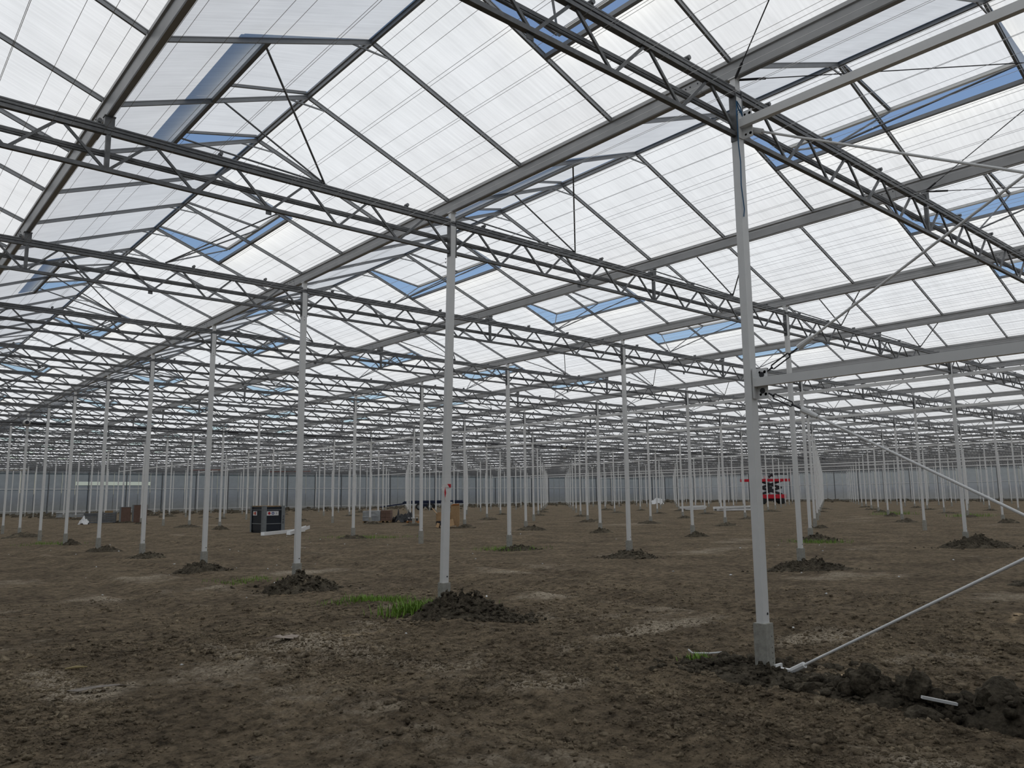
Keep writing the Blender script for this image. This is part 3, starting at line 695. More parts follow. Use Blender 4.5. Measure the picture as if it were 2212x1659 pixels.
heap('soil_mound', 'ragged heap of soil round the post one bay behind the taped post', -.02, 9.72, .72, .55, .32, RZ, 103, 64, 600)
heap('soil_mound', 'heap of soil and clods around the foot of the braced post', -.02, .22, .72, .26, .09, RZ, 104, 64, 500, (.02, .06))
heap('soil_mound', 'lumpy soil heap at the post across from the taped post, one row beyond', 9.45, 4.75, .95, .5, .26, RZ, 105, 56, 500)
heap('soil_mound', 'dark soil heap at the post one row beyond and two bays back', 9.4, 9.75, .8, .45, .24, RZ, 106, 44, 300)
heap('soil_mound', 'broad dark soil heap at the second post row, one bay back', 19.0, 4.7, 1.15, .6, .34, RZ, 107, 48, 300)
_rows = {}
for d, v, i, j, x, y in posts:
    if (i, j) in ((0, 0), (0, 1), (0, 2), (1, 1), (1, 2), (2, 1)) or d > 95 or j < 0: continue
    rs_ = random.Random(i * 71 + j * 13)
    if rs_.random() < .25 and d > 25: continue
    sz = rs_.uniform(.5, 1.0); nn = 34 if d < 40 else 18
    lab = f'soil heap at the post {back_word(j)}, ' + ('in the row of the taped post' if i == 0 else f'{many(abs(i), "row")} beyond the taped post' if i > 0 else 'one row before the taped post')
    heap('soil_mound', lab if d < 60 else 'small far heap of dark soil at the foot of a distant post', x + rs_.uniform(-.2, .2), y - .15 + rs_.uniform(-.2, .2), sz, sz * rs_.uniform(.5, .7), rs_.uniform(.16, .30), RZ + rs_.uniform(-.4, .4), 200 + i * 31 + j, nn, 160 if d < 30 else 0)

# long ridge of dug soil running off from the braced post
PTH = [(-.30, .52), (-.24, .1), (-.2, -.35), (-.16, -.8), (-.22, -1.2), (-.2, -1.6), (-.25, -2.0), (-.3, -2.5), (-.35, -3.1)]
n1, n2 = 150, 34; pts = np.array(PTH); tt = np.linspace(0, len(PTH) - 1, n1)
pxx = np.interp(tt, range(len(PTH)), pts[:, 0]); pyy = np.interp(tt, range(len(PTH)), pts[:, 1])
off = np.linspace(-.52, .52, n2); Xr = pxx[:, None] + off[None]; Yr = pyy[:, None] + 0 * off[None]
wid = .30 + .12 * fbm(Yr, Yr * 0 + 3, 1.3, 2, 301); hh = .02 + .10 * np.clip(-Yr - .1, 0, 1) + .22 * np.clip(fbm(Yr, Yr * 0, 1.7, 2, 305) + .12 * (-Yr), 0, .6)
pr = np.clip(1 - (off[None] / wid) ** 2, 0, 1) ** .7
Zr = ground_h(Xr, Yr) + pr * hh * (.35 + 1.5 * np.abs(fbm(Xr, Yr, 3.8, 3, 311)) + .7 * np.abs(fbm(Xr, Yr, 12, 2, 315))) - .03 * (pr <= 0)
ii = np.arange(n1 * n2).reshape(n1, n2); Q = np.stack([ii[:-1, :-1], ii[1:, :-1], ii[1:, 1:], ii[:-1, 1:]], -1).reshape(-1, 4)
t = thing('soil_ridge', 'long ridge of dug dark clods running from the braced post along the brace', 'soil heap')
link('ridge_body', fast_mesh('ridge_body', np.stack([Xr, Yr, Zr], -1).reshape(-1, 3), Q, M_MOUND), t)
nc = 1700; ka = rng.integers(0, n1, nc); kb = np.clip((rng.normal(.5, .24, nc) * n2).astype(int), 0, n2 - 1)
rr = np.clip(np.exp(rng.normal(math.log(.022), .55, nc)), .008, .075)
rr = rr * np.where(Yr[ka, kb] > -.35, .55, 1)
V, F = clods(Xr[ka, kb] + rng.uniform(-.02, .02, nc), Yr[ka, kb] + rng.uniform(-.02, .02, nc), Zr[ka, kb], rr, .3); link('clods', fast_mesh('clods', V, F, M_MOUND), t, kind='stuff')
def lump(label, x, y, z, s, seed):
    import bmesh
    b = bmesh.new(); bmesh.ops.create_icosphere(b, subdivisions=3, radius=1.0)
    from mathutils import noise as mn
    for v in b.verts:
        k = 1 + .35 * mn.fractal(v.co * 1.3 + Vector((seed, 0, 0)), 1, 2, 4) + .12 * mn.fractal(v.co * 5 + Vector((0, seed, 0)), 1, 2, 3); v.co = Vector((v.co.x * s[0], v.co.y * s[1], v.co.z * s[2])) * k
    me = bpy.data.meshes.new('earth_lump'); b.to_mesh(me); b.free(); me.materials.append(M_MOUND)
    thing('earth_lump', label, 'earth lump', (x, y, z), seed, None, me)
lump('large squared lump of earth standing in the soil ridge', -.33, -1.12, .12, (.10, .16, .12), 1.0)
lump('upright lump of earth beside the white stick in the soil ridge', -.33, -1.52, .13, (.10, .10, .15), 2.3)
lump('dark lump of earth lying in front of the white stick', -.66, -1.66, .02, (.09, .13, .07), 3.1)
lump('big round lump of earth past the white stick', -.20, -2.02, .12, (.13, .17, .14), 4.2)
lump('long lump of earth lying behind the round lump', .10, -1.95, .10, (.10, .22, .11), 5.5)

# rough turned soil along the walls: too many lumps to count
N = 5200; a_ = rng.uniform(0, 1, N) < .55
lx = np.where(a_, rng.uniform(-8, 146, N), 147.5 - np.abs(rng.normal(0, 9, N))); ly = np.where(a_, 113.5 - np.abs(rng.normal(0, 11, N)), rng.uniform(15, 113, N))
V, F = clods(lx, ly, ground_h(lx, ly), np.clip(np.exp(rng.normal(math.log(.22), .45, N)), .08, .6), .42)
link('turned_soil', fast_mesh('turned_soil', V, F, M_MOUND), kind='stuff', label='rough turned soil lumped along the foot of the far walls', category='soil')

# ------------------------------------------------------------------ grass
def grass(label, cx, cy, rx, ry, n, h, rz=RZ):
    v = []; f = []
    for k in range(n):
        a = rnd.gauss(0, .45); b = rnd.gauss(0, .45); x = cx + a * rx * math.cos(rz) - b * ry * math.sin(rz); y = cy + a * rx * math.sin(rz) + b * ry * math.cos(rz)
        z = float(ground_h(x, y)); an = rnd.uniform(0, 6.28); hh_ = h * rnd.uniform(.4, 1.15); w_ = .004 + .02 * h; lean = rnd.uniform(.1, .8) * hh_
        ox, oy = math.cos(an) * w_, math.sin(an) * w_; dx, dy = -math.sin(an) * lean, math.cos(an) * lean
        b0 = len(v); v += [(x - ox, y - oy, z - .01), (x + ox, y + oy, z - .01), (x + ox * .7 + dx * .4, y + oy * .7 + dy * .4, z + hh_ * .6), (x - ox * .7 + dx * .4, y - oy * .7 + dy * .4, z + hh_ * .6), (x + dx, y + dy, z + hh_)]
        f += [(b0, b0 + 1, b0 + 2, b0 + 3), (b0 + 3, b0 + 2, b0 + 4)]
    me = bpy.data.meshes.new('grass_tuft'); me.from_pydata(v, [], f); me.materials.append(M_GRASS)
    link('grass_tuft', me, kind='stuff', label=label, category='grass')
grass('bright green grass growing beside the heap at the taped post', -.42, 5.32, .55, .28, 520, .17)
grass('sparse green grass behind the taped post', .35, 5.9, .7, .3, 200, .09)
grass('low green grass patch between the taped post and the post behind it', -.12, 6.95, .75, .3, 560, .09)
grass('small green tuft by the soil ridge at the braced post', -.18, .62, .16, .1, 160, .09)
grass('thin flat grass patch near the second post back', -.3, 11.6, .8, .4, 260, .07)
grass('grass around the heap of the post in the next row, three bays back', 9.6, 15.0, 1.1, .6, 420, .14)
grass('grass strip by the wrapped pallet load', 10.3, 25.0, 2.0, .9, 420, .13)
grass('grass patch at the second row post, two bays back', 18.6, 9.4, 1.1, .6, 300, .14)
grass('grass tuft at the far fifth row post', 52, 21.4, 1.6, .9, 260, .28)
grass('grass tuft at the far fourth row post', 49.5, 15.3, 1.6, .9, 260, .25)
grass('weeds along the first post row by the door of crates', -.4, 30.8, 1.2, .6, 240, .12)

# ------------------------------------------------------------------ tape on the taped post
M_RED = mat('red_tape', (0.55, 0.01, 0.025), 0.5); M_TAPE = mat('white_tape', (0.78, 0.74, 0.71), 0.5)
t = thing('barrier_tape', 'torn red and white barrier tape wrapped round the taped post', 'tape', (-.037, 5.092, 1.80))
q = MB(); q.box((0, -AY / 2 - .002, .0), (AX + .008, .003, .05)); q.box((-AX / 2 - .002, 0, 0), (.003, AY + .006, .05)); link('band', q.mesh('band', M_TAPE), t)
q = MB(); y_ = -AY / 2 - .0045
q.add([(-.012, y_, .026), (.055, y_, .026), (.055, y_, -.026), (.026, y_, -.026), (-.012, y_ + .003, .026), (.055, y_ + .003, .026), (.055, y_ + .003, -.026), (.026, y_ + .003, -.026)], [(3, 2, 1, 0), (4, 5, 6, 7), (0, 1, 5, 4), (1, 2, 6, 5), (2, 3, 7, 6), (3, 0, 4, 7)]); link('red_stripe', q.mesh('red_stripe', M_RED), t)
q = MB(); e = [(-.055, -.030, .026), (-.098, -.015, -.03), (-.075, -.045, -.12), (-.06, -.05, -.18), (-.045, -.055, -.235), (-.03, -.05, -.20), (-.04, -.05, -.13), (-.045, -.045, -.02)]
q.add(e + [(a, b + .003, c) for a, b, c in e], [tuple(range(8)), tuple(range(15, 7, -1))] + [(k, 8 + k, 8 + (k + 1) % 8, (k + 1) % 8) for k in range(8)]); tl = link('torn_tail', q.mesh('torn_tail', M_TAPE), t)
q = MB(); e = [(-.055, -.052, -.02), (-.068, -.052, -.09), (-.058, -.056, -.17), (-.042, -.056, -.10)]
q.add(e + [(a, b + .004, c) for a, b, c in e], [(0, 1, 2, 3), (7, 6, 5, 4)] + [(k, 4 + k, 4 + (k + 1) % 4, (k + 1) % 4) for k in range(4)]); link('red_stripe', q.mesh('red_stripe', M_RED), tl)

# ------------------------------------------------------------------ site gear
M_NAVY = mat('dark_blue_paint', (0.008, 0.013, 0.022), 0.4); M_GREYP = mat('grey_paint', (0.20, 0.215, 0.22), 0.5, 0, .1, 8); M_SIGN = mat('sign_white', (0.75, 0.75, 0.75), 0.5)
M_SRED = mat('sign_red', (0.45, 0.01, 0.02), .5); M_SORG = mat('sign_orange', (0.75, 0.22, 0.08), .5); M_SBLUE = mat('sign_blue', (0.02, 0.05, 0.22), .5); M_INK = mat('ink', (0.02, 0.02, 0.025), .6)
M_TAN = mat('cardboard', (0.42, 0.27, 0.14), .8, 0, .1, 6); M_BROWNB = mat('brown_cardboard', (0.165, 0.10, 0.075), .8, 0, .12, 5); M_FILM = mat('grey_film', (0.34, 0.355, 0.36), .3, 0, .25, 3, .4); M_WOOD = mat('pallet_wood', (0.30, 0.20, 0.10), .8, 0, .2, 8)
M_ORWOOD = mat('orange_pallet', (0.38, 0.15, 0.04), .8, 0, .2, 8); M_STEELG = mat('crate_steel', (0.16, 0.17, 0.18), .5, .3, .15, 6); M_TYRE = mat('tyre_rubber', (0.018, 0.019, 0.02), .8); M_TBLUE = mat('trailer_blue', (0.008, 0.018, 0.06), .45)
M_LIFT = mat('lift_red', (0.60, 0.010, 0.03), .4); M_FOIL = mat('white_foil', (0.75, 0.75, 0.74), .4, 0, .1, 8); M_RUST = mat('rust_brown', (0.20, 0.05, 0.03), .7, 0, .2, 4)
def gz_(x, y): return float(ground_h(x, y))
def text(name, s, size, material, parent, loc, rot):
    c = bpy.data.curves.new(name, 'FONT'); c.body = s; c.size = size; c.extrude = .003; c.align_x = 'CENTER'; c.align_y = 'CENTER'; c.materials.append(material)
    tmp = bpy.data.objects.new(name + '_text', c); COL.objects.link(tmp); bpy.context.view_layer.update()
    me = bpy.data.meshes.new_from_object(tmp.evaluated_get(bpy.context.evaluated_depsgraph_get())); bpy.data.objects.remove(tmp)
    o = bpy.data.objects.new(name, me); COL.objects.link(o); o.parent = parent; o.location = loc; o.rotation_euler = rot; return o
# steel tank cabinet
t = thing('tank_cabinet', 'dark blue tank cabinet with grey corner posts and hazard signs, on bare soil', 'cabinet', (9.6, 33.6, gz_(9.6, 33.6) - .03))
LXc, LYc, H = 1.12, 1.55, 1.30
q = MB(); q.box((0, 0, .72), (LXc - .06, LYc - .06, 1.16)); bd = link('body', q.mesh('body', M_NAVY), t)
q = MB(); q.box((0, 0, .07), (LXc - .12, LYc - .12, .14)); link('base', q.mesh('base', M_NAVY), t)
for sx in (-1, 1):
    for sy in (-1, 1):
        q = MB(); q.box((sx * (LXc / 2 - .09), sy * (LYc / 2), .70), (.18, .02, 1.28)); q.box((sx * LXc / 2, sy * (LYc / 2 - .09), .70), (.02, .18, 1.28)); link('corner_post', q.mesh('corner_post', M_GREYP), t)
q = MB(); q.box((0, -LYc / 2 + .015, .48), (LXc - .34, .02, .035)); q.box((-LXc / 2 + .015, 0, .48), (.02, LYc - .34, .035)); q.box((0, -LYc / 2 + .015, 1.15), (LXc - .34, .02, .03)); q.box((-LXc / 2 + .015, 0, 1.15), (.02, LYc - .34, .03)); link('rib', q.mesh('rib', M_GREYP), t, kind='stuff')
q = MB(); q.box((-.08, 0, 1.325), (LXc - .3, LYc - .05, .05), 0, .03); link('lid', q.mesh('lid', M_WOOD), t, label='pale wooden board lying as a lid')
sg = MB(); sg.box((-.07, -LYc / 2 + .012, .98), (.60, .02, .21)); sgn = link('hazard_sign', sg.mesh('hazard_sign', M_SIGN), t, label='white sign with red diamond, blue ring and black mark')
q = MB(); y_ = -LYc / 2; q.add([(-.25, y_ - .002, .90), (-.17, y_ - .002, .985), (-.25, y_ - .002, 1.07), (-.33, y_ - .002, .985), (-.25, y_ + .004, .90), (-.17, y_ + .004, .985), (-.25, y_ + .004, 1.07), (-.33, y_ + .004, .985)], [(0, 1, 2, 3), (7, 6, 5, 4), (0, 4, 5, 1), (1, 5, 6, 2), (2, 6, 7, 3), (3, 7, 4, 0)]); link('red_diamond', q.mesh('red_diamond', M_SRED), sgn)
q = MB(); nn = 20
for k in range(nn):
    a, b = 2 * math.pi * k / nn, 2 * math.pi * (k + 1) / nn
    q.add([(-.06 + r_ * math.cos(c), y_ - d_, .985 + r_ * math.sin(c)) for d_ in (.002, -.004) for r_, c in ((.07, a), (.07, b), (.035, b), (.035, a))], [(3, 2, 1, 0), (4, 5, 6, 7), (0, 1, 5, 4), (2, 3, 7, 6)])
link('blue_ring', q.mesh('blue_ring', M_SBLUE), sgn)
text('letter', 'L', .13, M_INK, sgn, (.13, y_ - .003, .985), (math.pi / 2, 0, 0))
sg = MB(); sg.box((-LXc / 2 + .012, .22, .98), (.02, .46, .21)); sgn = link('hazard_sign', sg.mesh('hazard_sign', M_SIGN), t, label='white sign with orange and red squares')
q = MB(); q.box((-LXc / 2, .30, .985), (.008, .14, .11)); link('orange_square', q.mesh('orange_square', M_SORG), sgn)
q = MB(); q.box((-LXc / 2, .14, .985), (.008, .11, .15)); link('red_square', q.mesh('red_square', M_SRED), sgn)
cps = [c for c in t.children if c.name.startswith('corner_post')]
for k, ch in enumerate('748'): text('number', ch, .16, M_INK, cps[2], (LXc / 2 - .09, -LYc / 2 - .014, .80 - .14 * k), (math.pi / 2, 0, 0))

def beam_at(lab, p, q_, wd, ht, material, name='loose_beam', cat='beam', group=None):
    p, q_ = Vector(p), Vector(q_); t = thing(name, lab, cat, p, 0, group)
    d = q_ - p; u = d.normalized(); a = u.cross(Vector((0, 0, 1))).normalized(); b = a.cross(u)
    s_ = .012; W, H_ = wd / 2, ht / 2
    prof = [(-W, -H_), (W, -H_), (W, H_), (W - s_, H_), (W - s_, -H_ + s_), (-W + s_, -H_ + s_), (-W + s_, H_), (-W, H_)]
    m = MB(); v = [a * x + b * y for x, y in prof]; n = 8
    m.add(v + [k + d for k in v], [(i, (i + 1) % n, n + (i + 1) % n, n + i) for i in range(n)] + [(7, 6, 5, 0), (5, 4, 1, 0), (4, 3, 2, 1), (15, 8, 13, 14), (13, 8, 9, 12), (12, 9, 10, 11)])
    m.box((0, 0, 0), (.001, .001, .001)) if False else None
    t.data if True else None
    link('channel', m.mesh('channel', material), t); return t
z0 = gz_(9, 31)
beam_at('white channel beam lying on the soil in front of the tank cabinet', (8.1, 30.6, z0 + .07), (11.3, 33.1, z0 + .07), .2, .16, M_WHITE)
beam_at('white channel beam lying across the other one by the tank cabinet', (9.05, 29.95, z0 + .09), (11.2, 32.4, z0 + .24), .2, .16, M_WHITE)

def pallet(parent, w_, d_, material=M_WOOD, z=0.0):
    for x in (-w_ / 2 + .05, 0, w_ / 2 - .05):
        q = MB(); q.box((x, 0, z + .05), (.09, d_, .09)); link('runner', q.mesh('runner', material), parent)
    for k in range(5):
        q = MB(); q.box((0, -d_ / 2 + .06 + k * (d_ - .12) / 4, z + .11), (w_, .1, .022)); link('slat', q.mesh('slat', material), parent)
def film_block(w_, d_, h_, seed, n=14):
    import bmesh
    from mathutils import noise as mn
    b = bmesh.new(); bmesh.ops.create_cube(b, size=1); bmesh.ops.subdivide_edges(b, edges=b.edges[:], cuts=n, use_grid_fill=True)
    for v in b.verts:
        k = mn.fractal(Vector((v.co.x * 3, v.co.y * 3, v.co.z * 6 + seed)), 1, 2, 3) * .035
        v.co = Vector((v.co.x * w_, v.co.y * d_, v.co.z * h_)) * (1 + k)
    me = bpy.data.meshes.new('wrapped_load'); b.to_mesh(me); b.free(); return me
# wrapped load and cardboard stack
t = thing('wrapped_pallet', 'pallet load wrapped in grey shrink film, far behind the post rows', 'pallet', (21.0, 42.7, gz_(21, 42.7)), RZ)
pallet(t, 1.2, 1.0); me = film_block(1.18, 1.0, .68, 3); me.materials.append(M_FILM); link('wrapped_load', me, t, (0, 0, .46))
t = thing('carton_pallet', 'brown carton stack joined beside the film wrapped pallet load', 'pallet', (21.72, 42.1, gz_(21.7, 42.1)), RZ)
pallet(t, .66, 1.0)
for a in (-1, 1):
    for k in range(3):
        q = MB(); q.box((a * .165, 0, .12 + .115 + .23 * k), (.32, .98, .22)); link('carton', q.mesh('carton', M_BROWNB), t)
def crumpled(name, lab, cat, x, y, s, material, seed, h=.3, n=18):
    u = np.linspace(-1, 1, n); a, b = np.meshgrid(u, u); r_ = np.sqrt(a * a + b * b)
    X = a * s[0] * (1 + .3 * fbm(a, b, 1.5, 2, seed)); Y = b * s[1] * (1 + .3 * fbm(a, b, 1.5, 2, seed + 3))
    Z = h * np.clip(1 - r_ * .95, 0, 1) ** .45 * (.5 + 1.6 * np.abs(fbm(a, b, 2.5, 3, seed + 7))) + .012
    i = np.arange(n * n).reshape(n, n); Q = np.stack([i[:-1, :-1], i[:-1, 1:], i[1:, 1:], i[1:, :-1]], -1).reshape(-1, 4)
    return thing(name, lab, cat, (x, y, gz_(x, y) + .02), RZ, None, fast_mesh(name, np.stack([X, Y, Z], -1).reshape(-1, 3), Q, material))
M_BAG = mat('black_plastic', (0.012, 0.012, 0.013), .3)
crumpled('black_bag', 'crumpled black plastic bag leaning at the carton stack', 'bag', 22.3, 41.5, (.42, .34), M_BAG, 5, .6)
crumpled('black_bag', 'second crumpled black bag behind the small orange pallet', 'bag', 22.9, 41.3, (.36, .3), M_BAG, 9, .75)
t = thing('orange_pallet', 'small orange wooden pallet with white pipe ends, beside the black bags', 'pallet', (22.6, 40.2, gz_(22.6, 40.2)), RZ); pallet(t, .8, .6, M_ORWOOD)
for k in range(4):
    c = thing('pipe_fitting', f'white pipe fitting, {["first", "second", "third", "fourth"][k]} along the small orange pallet', 'fitting', (22.6 + (-.27 + .18 * k) * math.cos(RZ), 40.2 + (-.27 + .18 * k) * math.sin(RZ), gz_(22.6, 40.2) + .125), RZ, 'fittings on the orange pallet')
    q = MB(); q.tube([(0, 0, 0), (0, 0, .11), (0, 0, .12), (0, 0, .17)], [.055, .055, .07, .07], 10); link('sleeve', q.mesh('sleeve', M_BLACK), c)
    q = MB(); q.tube([(0, 0, .17), (0, 0, .23)], .05, 10); link('cap', q.mesh('cap', M_FOIL), c)
# torn cardboard box on a pallet
t = thing('open_carton', 'torn open tan cardboard box on a pallet, flaps standing up, by the taped post', 'box', (18.75, 30.9, gz_(18.75, 30.9)), RZ)
pallet(t, 1.15, .8, M_TAN)
q = MB(); q.box((-.25, -.36, .56), (.75, .02, .40)); q.box((-.62, 0, .54), (.02, .74, .46)); q.box((-.2, .36, .56), (.85, .02, .5)); link('box_wall', q.mesh('box_wall', M_TAN), t)
q = MB(); q.box((-.25, 0, .24), (.78, .7, .22)); link('black_tray', q.mesh('black_tray', M_BLACK), t)
q = MB(); q.box((.40, -.28, .66), (.46, .03, 1.05)); q.box((.60, 0, .66), (.03, .56, 1.05)); link('tall_panel', q.mesh('tall_panel', M_TAN), t)
q = MB(); q.tube([(.18, -.28, 1.16), (.3, -.28, 1.22), (.62, -.28, 1.23)], [.02, .045, .05], 8); link('rolled_edge', q.mesh('rolled_edge', M_ORWOOD), t)
q = MB(); q.bar((-.62, -.2, .76), (-.86, -.2, 1.06), .5, .02); link('flap', q.mesh('flap', M_TAN), t)
q = MB(); q.bar((.05, -.42, .40), (.15, -.62, .06), .5, .02, 0, (0, 1, 0)); q.bar((-.5, -.42, .24), (-.55, -.6, .02), .16, .02, 0, (0, 1, 0)); link('torn_sheet', q.mesh('torn_sheet', M_TAN), t)
# crates and tall boxes by the far wall
t = thing('steel_crate', 'dark steel crate with boarded sides beside the tall brown boxes', 'crate', (8.75, 60.3, gz_(8.7, 60.3)), -.3)
for k in range(5):
    q = MB(); q.box((0, -.45, .12 + .15 * k), (.95, .03, .12)); q.box((-.48, 0, .12 + .15 * k), (.03, .9, .12)); q.box((0, .45, .12 + .15 * k), (.95, .03, .12)); q.box((.48, 0, .12 + .15 * k), (.03, .9, .12)); link('side_board', q.mesh('side_board', M_STEELG), t)
for sx in (-1, 1):
    for sy in (-1, 1): q = MB(); q.box((sx * .49, sy * .46, .40), (.07, .07, .82)); link('corner_stake', q.mesh('corner_stake', M_STEELG), t)
q = MB(); q.box((0, 0, .70), (.9, .86, .03)); link('load_top', q.mesh('load_top', M_GREYP), t)
t = thing('steel_crate', 'second dark steel crate, half hidden by a post, white foil at its side', 'crate', (7.7, 60.7, gz_(7.7, 60.7)), -.3)
for k in range(5):
    q = MB(); q.box((0, -.45, .12 + .15 * k), (.85, .03, .12)); q.box((-.43, 0, .12 + .15 * k), (.03, .9, .12)); link('side_board', q.mesh('side_board', M_STEELG), t)
for sx in (-1, 1): q = MB(); q.box((sx * .44, -.46, .40), (.07, .07, .82)); link('corner_stake', q.mesh('corner_stake', M_STEELG), t)
q = MB(); q.box((0, 0, .6), (.8, .86, .2)); link('load_top', q.mesh('load_top', M_BLACK), t)
thing('wood_block', 'pale wooden block lying on top of the steel crate', 'block', (8.75, 60.2, gz_(8.7, 60.3) + .72), -.25, None, (lambda q: (q.box((0, 0, .1), (.55, .3, .2)), q.mesh('wood_block', M_WOOD))[1])(MB()))
for (x, y, w_, h_, m_, lab) in ((9.75, 59.7, .75, 1.12, M_BROWNB, 'tall brown carton on end between the crate and the bigger carton'), (10.75, 59.6, 1.02, 1.28, M_BROWNB, 'biggest tall brown carton with an orange dot, beside a white post')):
    t = thing('tall_carton', lab, 'box', (x, y, gz_(x, y) - .02), -.3)
    q = MB(); q.box((0, 0, h_ / 2 + .05), (w_, .7, h_)); bx_ = link('box_body', q.mesh('box_body', m_), t)
    q = MB(); q.box((-w_ / 2 + .06, -.355, h_ / 2 + .05), (.12, .01, h_)); q.box((0, 0, h_ + .06), (w_ + .03, .73, .03)); link('edge_strip', q.mesh('edge_strip', M_GREYP), t)
    q = MB(); q.box((0, 0, .03), (w_ - .06, .6, .07)); link('foot_board', q.mesh('foot_board', M_WOOD), t)
    if h_ > 1.2:
        q = MB(); q.tube([(w_ / 2 - .14, -.352, h_ - .28), (w_ / 2 - .14, -.366, h_ - .28)], .07, 14); link('orange_dot', q.mesh('orange_dot', M_SORG), bx_)
        q = MB(); q.box((w_ / 2 - .14, -.358, h_ - .10), (.12, .01, .06)); link('label_sticker', q.mesh('label_sticker', M_SIGN), bx_)
crumpled('foil_scrap', 'white plastic foil crumpled against the steel crate', 'foil', 6.9, 59.2, (.35, .3), M_FOIL, 21, .55)
t = thing('low_pallet', 'low long pallet load under white foil close to the end wall', 'pallet', (10.6, 82.0, gz_(10.6, 82)), -.3); pallet(t, 2.3, 1.2)
me = film_block(2.3, 1.2, .45, 8); me.materials.append(M_FILM); link('wrapped_load', me, t, (0, 0, .36)); me = film_block(2.4, 1.3, .07, 12); me.materials.append(M_FOIL); link('foil_cover', me, t, (0, 0, .62))  # grey film colour on the sides paints the shade below the white top
# blue chassis trailer
t = thing('farm_trailer', 'dark blue chassis trailer with a black wheel and drawbar, before the end wall', 'trailer', (53.2, 82.2, gz_(53, 82)), RZ)
for s in (-1, 1):
    q = MB(); q.box((.3, s * .45, .95), (8.0, .14, .24)); link('side_beam', q.mesh('side_beam', M_TBLUE), t)
for k in range(6):
    q = MB(); q.box((-3.4 + 1.5 * k, 0, 1.12), (.16, 2.0, .12)); link('cross_beam', q.mesh('cross_beam', M_TBLUE), t)
q = MB(); q.box((.6, -.98, 1.16), (7.2, .08, .16)); link('edge_beam', q.mesh('edge_beam', M_TBLUE), t)
q = MB(); q.box((.6, .98, 1.16), (7.2, .08, .16)); link('edge_beam', q.mesh('edge_beam', M_TBLUE), t)
q = MB(); q.bar((-3.6, -.35, .85), (-6.4, 0, .5), .14, .16); q.bar((-3.6, .35, .85), (-6.4, 0, .5), .14, .16); q.tube([(-6.4, 0, .48), (-6.75, 0, .46)], .07, 8); link('drawbar', q.mesh('drawbar', M_TBLUE), t)
q = MB(); q.box((-.7, 0, .62), (1.9, .9, .36)); link('axle_frame', q.mesh('axle_frame', M_TBLUE), t)
for x in (-1.45, 0):
    for s in (-1, 1):
        q = MB(); q.tube([(x, s * .72, .45), (x, s * .76, .45), (x, s * .98, .45), (x, s * 1.02, .45)], [.37, .45, .45, .37], 24); wl = link('wheel', q.mesh('wheel', M_TYRE), t)
        q = MB(); q.tube([(x, s * .85, .45), (x, s * 1.03, .45)], .25, 18); q.tube([(x, s * 1.0, .45), (x, s * 1.06, .45)], .09, 10); link('rim', q.mesh('rim', M_GREYP), wl)
q = MB(); q.box((2.2, -1.03, .95), (1.5, .03, .14)); link('light_board', q.mesh('light_board', M_SIGN), t)
# scissor lift
t = thing('scissor_lift', 'red scissor lift with raised platform and black scissor arms, far before the side wall', 'lift', (102.3, 61.6, gz_(103, 60)), RZ)
q = MB(); q.box((0, 0, 1.15), (4.0, 1.7, .62)); link('chassis', q.mesh('chassis', M_LIFT), t)
for x in (-1.45, 1.45):
    for s in (-1, 1): q = MB(); q.tube([(x, s * .55, .45), (x, s * .62, .45), (x, s * .85, .45), (x, s * .9, .45)], [.36, .46, .46, .36], 20); link('wheel', q.mesh('wheel', M_TYRE), t)
q = MB(); q.box((0, 0, .66), (3.2, .9, .4)); link('undercarriage', q.mesh('undercarriage', M_BLACK), t)
for s in (-1, 1):
    for lv in range(2):
        za, zb = 1.5 + .98 * lv, 1.5 + .98 * (lv + 1)
        for d_ in (-1, 1): q = MB(); q.bar((-1.5 * d_, s * .62 + .06 * d_, za), (1.5 * d_, s * .62 + .06 * d_, zb), .08, .24); link('scissor_arm', q.mesh('scissor_arm', M_BLACK), t)
q = MB(); q.box((-.2, 0, 2.45), (.5, 1.2, .5)); link('cylinder_block', q.mesh('cylinder_block', M_BLACK), t)
q = MB(); q.box((-.85, 0, 3.62), (7.1, 1.8, .40)); link('platform', q.mesh('platform', M_LIFT), t)
for x in (-4.3, -2.6, -1.9, -.3, .9, 2.5): q = MB(); q.bar((x, -.85, 3.8), (x, -.85, 4.7), .05, .05, 0, (0, 1, 0)); q.bar((x, .85, 3.8), (x, .85, 4.7), .05, .05, 0, (0, 1, 0)); link('rail_post', q.mesh('rail_post', M_BLACK), t)
q = MB(); q.bar((-.3, -.85, 4.5), (2.5, -.85, 4.5), .05, .16); q.bar((-4.3, -.85, 4.7), (-1.9, -.85, 4.7), .05, .05); q.bar((-4.3, .85, 4.7), (2.5, .85, 4.7), .05, .05); link('guard_rail', q.mesh('guard_rail', M_BLACK), t)
q = MB(); q.box((-1.5, 0, 4.3), (.22, .6, 1.9)); link('mast', q.mesh('mast', M_BLACK), t)
q = MB(); q.tube([(-.2, 0, 4.1), (.3, 0, 4.5), (.5, 0, 4.2)], .2, 8); link('hose_reel', q.mesh('hose_reel', M_BLACK), t)
for (dx, dy, lab) in ((-.7, .1, 'white bucket standing on the scissor lift platform'),):
    thing('white_bucket', lab, 'bucket', (102.3 + dx * math.cos(RZ), 61.6 + dx * math.sin(RZ), gz_(103, 60) + 3.82), RZ, None, (lambda q: (q.tube([(0, 0, 0), (0, 0, .45)], [.25, .3], 14), q.mesh('white_bucket', M_FOIL))[1])(MB()))
